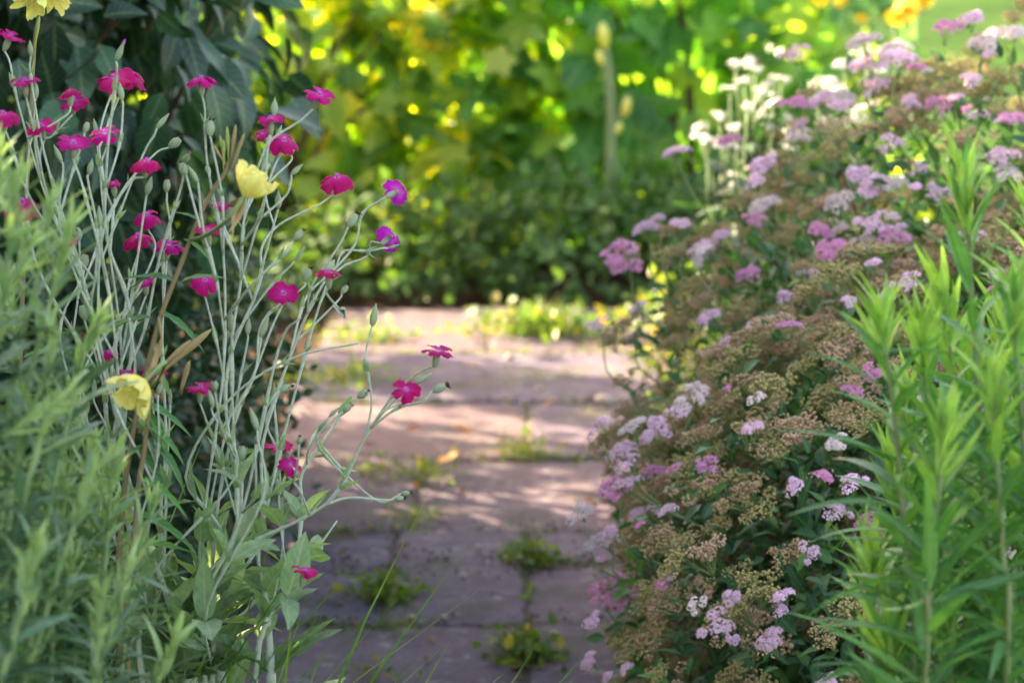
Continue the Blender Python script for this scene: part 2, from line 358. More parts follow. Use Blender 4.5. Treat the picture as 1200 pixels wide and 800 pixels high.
# ------------------------------------------------------------------ ground, soil, path
def sheet(x0, x1, y0, y1, z, nx=1, ny=1, amp=0.0, seed=1):
    r = np.random.default_rng(seed); xs = np.linspace(x0, x1, nx + 1); ys = np.linspace(y0, y1, ny + 1)
    V = np.array([(x, y, z + (r.uniform(-amp, amp) if amp else 0)) for y in ys for x in xs])
    F = [(j * (nx + 1) + i, j * (nx + 1) + i + 1, (j + 1) * (nx + 1) + i + 1, (j + 1) * (nx + 1) + i) for j in range(ny) for i in range(nx)]
    return Chunk(V, F)
structure('lawn_ground', sheet(-600, 600, -600, 600, -.03), M['lawn'])
structure('soil_bed', sheet(-3.2, 3.2, -1.5, 8.6, -.012, 80, 120, .011), M['soil'], smooth=True)
def slab(x0, x1, y0, y1, zt, rnd, seed):
    """one paving slab with worn, slightly wavy edges"""
    r = random.Random(seed); n = 16; pts = []
    g = .002
    x0 += g; x1 -= g; y0 += g; y1 -= g
    for (ax, ay), (bx, by) in (((x0, y0), (x1, y0)), ((x1, y0), (x1, y1)), ((x1, y1), (x0, y1)), ((x0, y1), (x0, y0))):
        for k in range(n):
            t = k / n; j = .0045 if k % 4 else .008
            pts.append((ax + (bx - ax) * t + r.uniform(-j, j), ay + (by - ay) * t + r.uniform(-j, j)))
    cx, cy = (x0 + x1) / 2, (y0 + y1) / 2; N = len(pts); V = []
    c4 = [r.uniform(-.006, .003) for _ in range(4)]
    pts = [(x, y + (c4[0] * (x1 - x) + c4[1] * (x - x0)) / (x1 - x0) * (1 if y < cy else 0) - (c4[2] * (x1 - x) + c4[3] * (x - x0)) / (x1 - x0) * (1 if y >= cy else 0)) for x, y in pts]
    tx, ty = r.uniform(-.012, .012), r.uniform(-.012, .012)
    for ins, dz in ((0, -.05), (0, -.008), (.006, -.001), (.03, 0)):
        for x, y in pts:
            dx, dy = cx - x, cy - y; l = math.hypot(dx, dy)
            X, Y = x + dx / l * ins, y + dy / l * ins
            V.append((X, Y, zt + dz + (X - cx) * tx + (Y - cy) * ty + (r.uniform(-.002, .0) if ins == .006 else 0)))
    F = [(j * N + k, j * N + (k + 1) % N, (j + 1) * N + (k + 1) % N, (j + 1) * N + k) for j in range(3) for k in range(N)]
    F.append(tuple(3 * N + k for k in range(N)))
    lf = np.zeros((len(V), 3)); lf[:, 2] = rnd
    return Chunk(V, F, lf)
XL, XR = -.43, .33
slabs = []
rows = [(-1.0, -.45, .1), (-.45, .08, -.16), (.08, .60, .02), (.60, 1.12, -.18), (1.12, 1.63, .05), (1.63, 2.15, -.12), (2.15, 2.66, -.18), (2.66, 3.17, .02)]
for a, b, m in rows: slabs += [(XL, m, a, b), (m, XR, a, b)]
slabs += [(XL, -.18, 3.17, 3.42), (XL + .05, -.18, 3.42, 3.68), (-.18, .02, 3.17, 3.68), (.02, XR, 3.17, 3.50), (.02, XR, 3.50, 3.68),
          (XL + .04, -.16, 3.68, 4.18), (-.16, XR, 3.68, 4.18), (XL, .03, 4.18, 4.68), (.03, XR, 4.18, 4.68),
          (XL - .02, XR, 4.68, 5.22), (XL, -.06, 5.22, 5.86), (-.06, XR, 5.22, 5.86)]
bed = sheet(XL - .01, XR + .01, -1, 5.86, .0065, 12, 160, .003)
bed.mi[:] = 1
M['sand'] = ground_mat('joint_sand', [(.35, (.09, .065, .06)), (.65, (.16, .12, .11))], 12, 140, .8)
structure('path', [bed] + [slab(*s, .012 + random.uniform(-.004, .004), random.random(), i) for i, s in enumerate(slabs)], [M['slab'], M['sand']])

# ------------------------------------------------------------------ foliage volumes
def shell(ells, n, lo=.7, hi=1.03, rs=1, zmin=.02, keep=None):
    """points in the outer layer of a union of ellipsoids, with outward normals"""
    r = np.random.default_rng(rs); ells = [(np.array(c, float), np.array(a, float)) for c, a in ells]
    w = np.array([a[0] * a[1] + a[1] * a[2] + a[0] * a[2] for _, a in ells]); w /= w.sum()
    out, nn = [], []
    for (c, a), k in zip(ells, (w * n * 1.6).astype(int) + 1):
        u = rvec(k, r); rad = r.uniform(lo, hi, k) * (1 + .09 * np.sin(u[:, 0] * 9 + c[0] * 5) * np.sin(u[:, 1] * 8 + c[1] * 7) + .05 * np.sin(u[:, 2] * 17 + 3 * c[0]))
        p = c + u * a * rad[:, None]; ok = p[:, 2] > zmin
        for c2, a2 in ells:
            if c2 is c: continue
            ok &= (np.linalg.norm((p - c2) / a2, axis=1) > lo * .97)
        if keep is not None: ok &= keep(p)
        out.append(p[ok]); nn.append(norm(u / a)[ok])
    p, q = np.concatenate(out), np.concatenate(nn)
    idx = r.permutation(len(p))[:n]; return p[idx], q[idx]
def leaves_on(tpls, p, nrm, size, rs=1, droop=.3, up=.6, out=.8, spread=.8, bias=0.0):
    r = np.random.default_rng(rs); ch = []
    which = r.integers(0, len(tpls), len(p))
    for k, tp in enumerate(tpls):
        s = which == k; n = s.sum()
        if not n: continue
        d = norm(nrm[s] * out + r.normal(size=(n, 3)) * spread + np.array([0, 0, -droop]))
        z = norm(np.array([0, 0, up]) + nrm[s] * .7 + r.normal(size=(n, 3)) * .45)
        Mx = frames(d, z) * (size * r.uniform(.6, 1.25, n))[:, None, None]
        ch.append(scatter(tp, Mx, p[s], np.clip(r.beta(1.6, 2.2, n) + bias, 0, 1)))
    return ch
def ray_hit(px, py, ells):
    d = FWD + RGT * (px - 600) / FPX + UPV * (400 - py) / FPX; best = None
    for c, a in ells:
        o = (CAM - np.array(c)) / np.array(a); dd = d / np.array(a)
        A, B, C = dd @ dd, 2 * o @ dd, o @ o - 1; q = B * B - 4 * A * C
        if q > 0:
            t = (-B - math.sqrt(q)) / (2 * A)
            if t > 0 and (best is None or t < best[0]):
                p = CAM + d * t; best = (t, p, norm((p - np.array(c)) / np.array(a) ** 2))
    return best
def branches(ells, base, n, rs, r0=.006, reach=.92, side=5):
    r = np.random.default_rng(rs); ch = []
    for i in range(n):
        c, a = ells[r.integers(len(ells))]; u = rvec(1, r)[0]; u[2] = abs(u[2]) * .8 + .1; u = norm(u)
        e = np.array(c) + u * np.array(a) * reach; e[2] = max(e[2], .1)
        b = np.array(base) + r.normal(size=3) * np.array([.06, .06, 0]); b[2] = -.01
        m1 = b * .6 + e * .4 + np.array([0, 0, .08]); m2 = b * .25 + e * .75 + r.normal(size=3) * .03
        ch.append(tube(smooth_path([b, m1, m2, e], 4), r0 * r.uniform(.6, 1.1), .0012, side))
    return ch

ovate = leaf_tpl(.62, lambda t: math.sin(math.pi * t ** .75) ** .8, .10, .22, 6)
ovate2 = leaf_tpl(.55, lambda t: math.sin(math.pi * t ** .7) ** .85, .2, .35, 6, wave=.1)
small = leaf_tpl(.55, None, .12, .15, 4)
serr = leaf_tpl(.42, lambda t: math.sin(math.pi * t ** .75) ** .9, .16, .2, 6, wave=.12)
serr2 = leaf_tpl(.36, lambda t: math.sin(math.pi * t ** .7), .22, .35, 6, wave=-.1)

def shrub(name, label, cat, ells, base, n, size, tpls, mat, seed, nb=14, r0=.012, lo=.6, group=None, **kw):
    t = thing(name, label, cat, base, group)
    p, q = shell(ells, n, lo, 1.03, seed)
    part('foliage', leaves_on(tpls, p, q, size, seed + 5, **kw), mat, t)
    part('branches', branches(ells, base, nb, seed + 9, r0), M['twig'], t)
    return t

# dark broad-leaved shrub, top left
E_dark = [((-1.02, 3.25, 1.15), (.70, .72, .80)), ((-.62, 3.05, .82), (.33, .40, .45)), ((-1.05, 4.0, .9), (.66, .62, .9))]
shrub('broad_leaved_shrub', 'dark shrub with broad heart shaped leaves behind the magenta flowers', 'shrub', E_dark, (-1.0, 3.3, -.01), 9000, .064, [ovate, ovate2], M['shrub'], 21, 22, .014, .55, droop=.9, spread=.55)
# low dark shrub below it
E_low = [((-.60, 3.25, .25), (.30, .45, .36)), ((-.62, 3.85, .24), (.25, .56, .36)), ((-.95, 3.1, .3), (.45, .5, .42))]
shrub('low_dark_shrub', 'low dark small leaved shrub along the left edge of the path', 'shrub', E_low, (-.66, 3.4, -.01), 15000, .026, [small, ovate], M['box'], 31, 16, .006, .55)
# hedge out of frame that keeps the foreground in shade
E_hedge = [((-2.1, .2, 1.4), (.55, 1.3, 1.7)), ((-2.15, 1.9, 1.4), (.55, 1.2, 1.7)), ((-2.1, 3.2, 1.3), (.5, 1.0, 1.6)), ((-2.15, 4.2, 1.1), (.45, .8, 1.3))]
shrub('unseen_shade_hedge', 'tall dense hedge added out of view at the left to shade the foreground', 'hedge', E_hedge, (-2.1, 1.5, -.01), 24000, .095, [ovate], M['shrub'], 41, 16, .02, .35)

# background: vine with lobed leaves, sunlit bush, currant
lob = [lobed_tpl(5, .42, 1), lobed_tpl(5, .5, 2), lobed_tpl(3, .35, 3)]
E_sun = [((-.98, 6.85, .45), (.60, .26, .85)), ((-.45, 6.75, .50), (.42, .26, .80)), ((-.12, 6.85, .60), (.32, .26, .75))]
shrub('yellow_green_bush', 'sunlit yellow green bush with thin leaves behind the far end of the path', 'bush', E_sun, (-.7, 6.7, -.01), 1250, .125, [ovate2, lob[0], ovate2], M['sunny'], 51, 18, .012, .25, spread=.9)
E_vine = [((.10, 6.90, .55), (.40, .28, .80)), ((.48, 6.95, .50), (.42, .30, .85)), ((.80, 6.85, .40), (.32, .28, .70))]
shrub('large_leaved_vine', 'dark green bush of large lobed leaves behind the path, right of the yellow bush', 'bush', E_vine, (.45, 6.9, -.01), 380, .18, lob, M['vine'], 61, 16, .014, .3, droop=.7, spread=.6)
E_cov = [((-.30, 6.25, .02), (.40, .30, .24)), ((.22, 6.30, .05), (.48, .36, .27)), ((.75, 6.2, .05), (.45, .4, .26)), ((-.75, 6.0, .0), (.3, .3, .18))]
p, q = shell(E_cov, 5200, .6, 1.06, 71, .01)
o = put('ground_cover', build_mesh('ground_cover', leaves_on([small, ovate], p, q, .042, 72, droop=.1), M['cover']))
tag(o, 'low mounded ground cover at the far end of the path under the bushes', 'ground cover', kind='stuff')
shrub('unseen_shade_tree', 'thin young tree added out of view at the left to cast broken shade over the paving', 'tree', [((-1.95, 6.12, 1.05), (.40, .22, .38)), ((-1.95, 5.45, .95), (.35, .14, .30))], (-1.95, 5.8, -.01), 620, .09, [ovate], M['vine'], 83, 12, .016, .2)  # added outside the view only to throw broken shade on the far slabs
shrub('clipped_hedge', 'low dark hedge half hidden behind the yellow green bush and the vine', 'hedge', [((-.9, 7.7, .2), (.9, .3, .55)), ((.3, 7.8, .2), (.9, .3, .55)), ((.9, 7.7, .2), (.4, .3, .5))], (0, 7.75, -.01), 3000, .09, [ovate], M['vine'], 79, 12, .01, .4)
# yellow-lit low plants by the spiraea
E_y1 = [((.32, 4.25, .05), (.10, .24, .10)), ((.36, 5.0, .08), (.14, .26, .16))]
shrub('yellowish_edging_plant', 'low yellow green plant lit by the sun at the right edge of the path', 'plant', E_y1, (.32, 4.7, 0), 520, .03, [small, ovate], M['weed'], 75, 10, .003, .3, spread=.9)
# pale blurred shrub behind the spiraea and lawn beyond
E_br = [((.78, 8.2, .5), (.42, .35, .75))]
shrub('far_bush', 'far blurred green bush at the edge of the lawn behind the white flowers', 'bush', E_br, (1.1, 8.1, -.01), 1500, .12, [ovate, lob[0]], M['vine'], 77, 10, .012, .5)

# ------------------------------------------------------------------ upright leafy shoots
def shoot(pts, Llen, Lw_tpl, ring, r0, r1, seed, tipfrac=.16, ang=(.55, 1.1), start=0.12, mat_bias=0.0, tipn=26, tiplen=.7):
    """leafy stem: returns stem chunk and leaf chunks. pts in world, base to tip"""
    r = np.random.default_rng(seed); path = smooth_path(pts, 8)
    seg = np.linalg.norm(np.diff(path, axis=0), axis=1); s = np.concatenate([[0], np.cumsum(seg)]); Ltot = s[-1]
    at = np.arange(start * Ltot, Ltot * .995, ring); n = len(at)
    pos = np.stack([np.interp(at, s, path[:, k]) for k in range(3)], 1)
    tg = norm(np.stack([np.interp(at, s, np.gradient(path[:, k], s)) for k in range(3)], 1))
    f = at / Ltot; phi = np.arange(n) * 2.4 + r.uniform(0, 6)
    side = np.cross(tg, np.array([.2, 1, .1])); side = norm(side); sid2 = np.cross(tg, side)
    rad = side * np.cos(phi)[:, None] + sid2 * np.sin(phi)[:, None]
    tipness = np.clip((f - (1 - tipfrac)) / tipfrac, 0, 1)
    a = (r.uniform(ang[0], ang[1], n)) * (1 - .78 * tipness)
    d = norm(tg * np.cos(a)[:, None] + rad * np.sin(a)[:, None] + r.normal(size=(n, 3)) * .07)
    z = norm(tg - d * .3 + r.normal(size=(n, 3)) * .12)
    ln = Llen * r.uniform(.75, 1.15, n) * (1 - .45 * tipness)
    ch = [scatter(Lw_tpl, frames(d, z) * ln[:, None, None], pos, np.clip(r.uniform(.05, .6, n) + .42 * tipness + mat_bias, 0, 1))]
    # terminal brush
    dn = norm(tg[-1] + r.normal(size=(tipn, 3)) * .24); zz = norm(rvec(tipn, r) + 0 * dn)
    pp = path[-1] - tg[-1] * r.uniform(0, .04, tipn)[:, None]
    ch.append(scatter(Lw_tpl, frames(dn, zz) * (Llen * tiplen * r.uniform(.5, 1, tipn))[:, None, None], pp, r.uniform(.75, 1, tipn)))
    return tube(path, r0, r1, 7), ch
lance = leaf_tpl(.125, lambda t: math.sin(math.pi * t ** .72) ** .9, .14, .18, 8)
lance2 = leaf_tpl(.11, lambda t: math.sin(math.pi * t ** .7) ** .9, .2, .4, 8, twist=.5)
thin = leaf_tpl(.10, lambda t: math.sin(math.pi * t ** .7) ** .7, .2, .22, 6)
def lance_plant(px_pts, D, label, seed, ln=.068, base=None):
    D = 1.40 + (D - 1.25) * .6
    b = P(px_pts[0][0], px_pts[0][1], D); b = np.array([b[0], b[1] + .02, 0.0]) if base is None else base
    pts = [b] + [P(x, y, D) for x, y in px_pts]
    t = thing('lance_leaved_plant', label, 'plant', b, 'tall lance leaved plants in the right corner')
    st, lv = shoot(pts, ln, [lance, lance2][seed % 2], .0052, .0022, .0013, seed, ang=(.6, 1.3), tipfrac=.13)
    part('stem', st, M['palestem'], t)
    part('foliage', lv, M['lance'], t)
right = [
 ([(1162, 800), (1155, 600), (1142, 400), (1135, 280), (1128, 215)], 1.36, 'tallest lance leaved plant, its pale green tip standing above the pink spiraea', 100),
 ([(1072, 800), (1062, 650), (1050, 500), (1038, 420), (1034, 372)], 1.38, 'short lance leaved plant nearest the spiraea, its bright tip left of the others', 101),
 ([(1108, 800), (1100, 650), (1090, 500), (1082, 430), (1079, 385)], 1.42, 'lance leaved plant second from the spiraea with a narrow bright tip', 102),
 ([(1215, 800), (1205, 600), (1196, 470), (1190, 400), (1188, 345)], 1.32, 'lance leaved plant with a yellow green tip at the edge of the picture', 103),
 ([(1130, 800), (1125, 640), (1118, 480), (1112, 400), (1108, 352)], 1.50, 'lance leaved plant between and behind the tallest two, tip in front of pink clusters', 104),
 ([(1235, 800), (1225, 600), (1218, 420), (1212, 320), (1210, 260)], 1.45, 'lance leaved plant mostly cut off by the edge of the picture', 105),
 ([(1085, 800), (1090, 700), (1098, 600), (1104, 540), (1108, 505)], 1.25, 'short nearest lance leaved plant with its tip among the leaves of the taller ones', 106),
 ([(1180, 800), (1176, 660), (1170, 560), (1166, 500), (1164, 455)], 1.28, 'short lance leaved plant directly in front of the tallest stem', 107),
]
for pts, D, lab, sd in right: lance_plant(pts, D, lab, sd)
for i, (x, y, D) in enumerate([(1050, 560, 1.6), (1150, 520, 1.62), (1195, 450, 1.58), (1020, 660, 1.5), (1090, 610, 1.55), (1160, 620, 1.45), (1135, 420, 1.6), (1175, 380, 1.62), (1065, 470, 1.62), (1200, 560, 1.4), (1040, 740, 1.4), (1110, 720, 1.35), (1180, 730, 1.35)]):
    lance_plant([(x + 20, y + 400), (x + 8, y + 160), (x, y)], D, 'one of the shorter lance leaved plants filling in behind the tall stems', 120 + i)

def feather_plant(px_pts, D_, label, seed, ln=.046, group='feathery leaved shoots in the left corner'):
    D = 1.27 + (D_ - 1.05) * .75 if D_ < 1.45 else D_ + .03
    b = P(px_pts[0][0], px_pts[0][1], D); b = np.array([b[0] - .05, b[1] + .05, 0.0])
    pts = [b] + [P(x, y, D) for x, y in px_pts]
    t = thing('feathery_plant', label, 'plant', b, group)
    st, lv = shoot(pts, ln, thin if seed % 3 else leaf_tpl(.17, None, .15, .3, 6), .0052, .0024, .0012, seed, tipfrac=.10, ang=(.6, 1.55), start=.2, tipn=34, tiplen=.5)
    part('stem', st, M['greenstem'], t)
    part('foliage', lv, M['feather'], t)
left = [
 ([(-30, 800), (-10, 600), (20, 420), (45, 320), (62, 235)], 1.22, 'feathery shoot rising highest beside the magenta flowers', 200),
 ([(-60, 800), (-55, 500), (-30, 300), (0, 180)], 1.30, 'feathery shoot at the very edge near the top magenta flowers', 201),
 ([(20, 900), (45, 750), (85, 620), (112, 545)], 1.15, 'bright feathery tip in front, below the lower yellow flower', 202),
 ([(-40, 900), (-20, 700), (25, 520), (55, 430), (60, 395)], 1.18, 'feathery shoot leaning right halfway down the left edge', 203),
 ([(-20, 900), (0, 800), (30, 700), (42, 640)], 1.05, 'nearest and most blurred feathery shoot low in the left corner', 204),
 ([(60, 950), (90, 850), (130, 740), (150, 665)], 1.22, 'blue green feathery shoot beside the base of the campion', 205),
 ([(100, 1000), (105, 880), (112, 780), (118, 700)], 1.12, 'feathery shoot over the grass at the bottom edge', 206),
 ([(-20, 800), (20, 640), (60, 520), (90, 440)], 1.35, 'feathery shoot left of the lower yellow flower', 207),
 ([(-70, 800), (-60, 600), (-40, 450), (-10, 380)], 1.25, 'feathery shoot leaning in from the left edge', 208),
 ([(120, 950), (140, 800), (160, 660), (178, 590)], 1.42, 'feathery shoot nearest the tangled campion stems', 209),
 ([(60, 900), (80, 760), (110, 660), (128, 600)], 1.38, 'feathery shoot behind the bright tip', 210),
 ([(-30, 1000), (-10, 900), (10, 830), (30, 770)], 1.15, 'feathery shoot cut by the bottom edge in the corner', 211),
 ([(10, 800), (25, 600), (18, 440), (8, 330)], 1.40, 'feathery shoot in front of the small pale yellow flower', 212),
 ([(130, 1050), (150, 900), (185, 800), (205, 750)], 1.25, 'feathery shoot low among the grass blades', 213),
 ([(-40, 900), (-20, 760), (0, 650), (-5, 560)], 1.3, 'feathery shoot low at the left edge behind the nearest one', 214),
 ([(0, 900), (40, 780), (75, 700), (84, 655)], 1.3, 'feathery shoot between the nearest shoot and the blue green one', 215),
]
for pts, D, lab, sd in left: feather_plant(pts, D, lab, sd)
left2 = [([(-40, 800), (-20, 500), (10, 300), (22, 212)], 1.12, 'feathery shoot with its tip among the topmost magenta flowers', 216),
 ([(0, 800), (20, 520), (62, 340), (82, 262)], 1.2, 'feathery shoot leaning right behind the highest one', 217),
 ([(-50, 800), (-30, 560), (-4, 380), (30, 290)], 1.1, 'blurred feathery shoot under the leftmost magenta flower', 218),
 ([(30, 850), (50, 640), (92, 440), (118, 372)], 1.3, 'feathery shoot reaching toward the lower yellow flower from above', 219),
 ([(-30, 850), (10, 660), (50, 500), (72, 470)], 1.1, 'blurred feathery shoot crossing in front halfway up the left edge', 220),
 ([(-60, 700), (-50, 400), (-20, 260), (-2, 235)], 1.2, 'feathery shoot half outside the picture near the top left', 221)]
for pts, D, lab, sd in left2: feather_plant(pts, D, lab, sd, .05)
# dense filler shoots further back on the left
for i in range(18):
    x, y, D = random.uniform(-20, 140), random.uniform(500, 740), random.uniform(1.45, 1.62)
    feather_plant([(x - 20, y + 320), (x - 12, y + 150), (x, y)], D, 'one of the dense feathery shoots massed behind the blurred front ones', 230 + i * 2, .05, 'massed feathery shoots behind the front ones')

# ------------------------------------------------------------------ grass
def blades(centres, n, L, w, rs, spread=.02, lean=.6, up=1.0, rnd=(0, .9)):
    r = np.random.default_rng(rs); tp = leaf_tpl(w, lambda t: (1 - t) ** .6 * min(1, t * 12 + .5), .2, .45, 6)
    c = np.asarray(centres)[r.integers(0, len(centres), n)]; p = c + np.c_[r.normal(size=(n, 2)) * spread, np.zeros(n)]
    d = norm(np.c_[r.normal(size=(n, 2)) * lean, np.full(n, up)]); z = norm(np.c_[r.normal(size=(n, 2)), np.full(n, .3)])
    return scatter(tp, frames(d, z) * (L * r.uniform(.5, 1.2, n))[:, None, None], p, r.uniform(rnd[0], rnd[1], n))
for k, (x, D, n, L, lab) in enumerate([(60, 1.45, 420, .34, 'bushy tuft of long grass in the left corner under the feathery shoots'), (195, 1.62, 160, .20, 'tuft of arching grass at the foot of the rose campion'), (130, 1.7, 320, .42, 'tuft of long grass between the campion and the feathery shoots'), (10, 1.75, 320, .46, 'tuft of long grass at the left edge behind the shoots')]):
    c = P(x, 800, D); c[2] = 0
    o = put('grass_tuft', build_mesh('grass_tuft', blades([(0, 0, 0)], n, L, .012, 300 + k, .05, .38), M['grass']), loc=c)
    tag(o, lab, 'grass', 'long grass tufts in the left corner')

# ------------------------------------------------------------------ rose campion
def petal_flower(seed, reflex=.25, n=5, w=1.08, mi=0, ruffle=.09):
    """flat five petalled flower, diameter about 2 units, axis +y, throat at origin"""
    r = random.Random(seed); V, F, lf = [], [], []
    for k in range(n):
        a0 = 2 * math.pi * k / n + r.uniform(-.08, .08); nr, na = 5, 6; b = len(V); tw = r.uniform(-.22, .22); lift = r.uniform(-.2, .16)
        for i in range(nr + 1):
            t = i / nr; rad = .08 + .92 * t
            for j in range(na + 1):
                s = j / na * 2 - 1; half = (.60 + .05 * math.sin(t * 3) - .04 * t) * w * (1 - .18 * max(0, t - .8) * 5 * abs(s))
                rr = rad * (1 - .13 * (1 - abs(s)) ** 3 * (t > .9)) * (1 - .20 * s ** 4 * t)
                an = a0 + s * half / (1 if t > .3 else 1)
                y = .10 * math.sin(t * 2.0) - reflex * t ** 2.2 + tw * s * t + lift * t + r.uniform(-1, 1) * ruffle * t + .004 * k
                V.append((rr * math.cos(an), y, rr * math.sin(an))); lf.append((s, min(1, t * 1.6), .5))
        for i in range(nr):
            for j in range(na):
                a = b + i * (na + 1) + j; F.append((a, a + na + 1, a + na + 2, a + 1))
    return Chunk(V, F, lf, mi)
fl_mesh, fv_mesh = [], []
for s in range(6):
    f = petal_flower(s, [.05, .3, .5, .15, .6, .35][s])
    # small crown in the throat
    cr = [leaf_tpl(.5, None, .1, 0, 3).moved(frames(norm(np.array([[math.cos(a) * .5, .9, math.sin(a) * .5]])), np.array([[math.cos(a), -.3, math.sin(a)]]))[0] * .22, (.06 * math.cos(a), .05, .06 * math.sin(a)), mi=1) for a in np.arange(10) * .628]
    fl_mesh.append(build_mesh('flower', [f] + cr, [M['magenta'], M['violet']]))
    fv_mesh.append(build_mesh('flower', [f] + cr, [M['violet'], M['pinkpale']]))
def calyx_chunk(length=.95, r=.20): return lathe([(.05, -length), (.12, -length * .93), (r, -length * .6), (r * 1.05, -length * .35), (r * .8, -length * .12), (r * .72, 0), (r * .6, .03)], 12, .10)
calyx_me = build_mesh('calyx', calyx_chunk(), M['bud'])
bud_me = [build_mesh('bud', lathe([(.05, 0), (.13, .06), (.21 * k, .35), (.23 * k, .6), (.17 * k, .9), (.09, 1.15), (.015, 1.4)], 12, .10), M['bud']) for k in (1, .85, 1.1)]
tip_me = build_mesh('petal_tip', lathe([(.07, 1.15), (.10, 1.3), (.06, 1.5), (.01, 1.62)], 8), M['violet'])
def wither(seed):
    r = np.random.default_rng(seed); n = 9
    d = norm(r.normal(size=(n, 3)) * .7 + np.array([0, .8, 0])); tp = leaf_tpl(.35, None, .4, .7, 4, .4)
    return scatter(tp, frames(d, rvec(n, r)) * (.42 * r.uniform(.6, 1.2, n))[:, None, None], np.repeat(np.array([[0, 1.0, 0]]), n, 0), r.uniform(0, 1, n))
seed_me = build_mesh('seed_capsule', lathe([(.06, 0), (.16, .06), (.30, .4), (.31, .65), (.22, .9), (.17, 1.02), (.10, 1.03)], 12, .10), M['bud'])
with_me = [build_mesh('withered_petals', wither(s), M['withered']) for s in range(3)]
feltA = leaf_tpl(.42, lambda t: math.sin(math.pi * t ** .8) ** .75, .12, .3, 7, wave=.12)
feltB = leaf_tpl(.34, lambda t: math.sin(math.pi * t ** .85) ** .8, .3, .1, 7, wave=-.15, twist=.5)
bract = leaf_tpl(.32, lambda t: math.sin(math.pi * t ** .6), .35, -.15, 4)
MM = 1.76 / FPX                      # size of one photo pixel in the plane of the flowers
def axis(ratio, sx):
    u = math.sqrt(max(0.05, 1 - ratio ** 2 - sx ** 2)); return norm(RGT * sx + UPV * u - FWD * ratio)
def head(plant, kind, px, py, D, w, ratio=.4, sx=0.0, sd=0, violet=False, dirn=None):
    og = np.array(plant.location); p = P(px, py, D)
    if kind == 'F':
        ax = axis(ratio, sx); s = w * .56 * D / FPX
        Mx = frames(ax[None], rvec(1))[0] * s
        f = put('flower', (fv_mesh if violet else fl_mesh)[sd % 6], plant, p - og, Mx, label=('violet flower seen from behind' if violet else None))
        k = .0115 / s                      # calyx keeps its real size
        put('calyx', calyx_me, f, loc=(0, -.14, 0), M=np.eye(3) * k)
        return p - ax * .0115
    ax = norm(dirn if dirn is not None else UPV) ; s = (.55 + .28 * ((sd * 37) % 10) / 9) * w * D / FPX
    Mx = frames(ax[None], rvec(1))[0] * s
    if kind == 'B':
        b = put('bud', bud_me[sd % 3], plant, p - og, Mx)
        if violet: put('petal_tip', tip_me, b)
    else:
        b = put('seed_capsule', seed_me, plant, p - og, Mx); put('withered_petals', with_me[sd % 3], b)
    return p
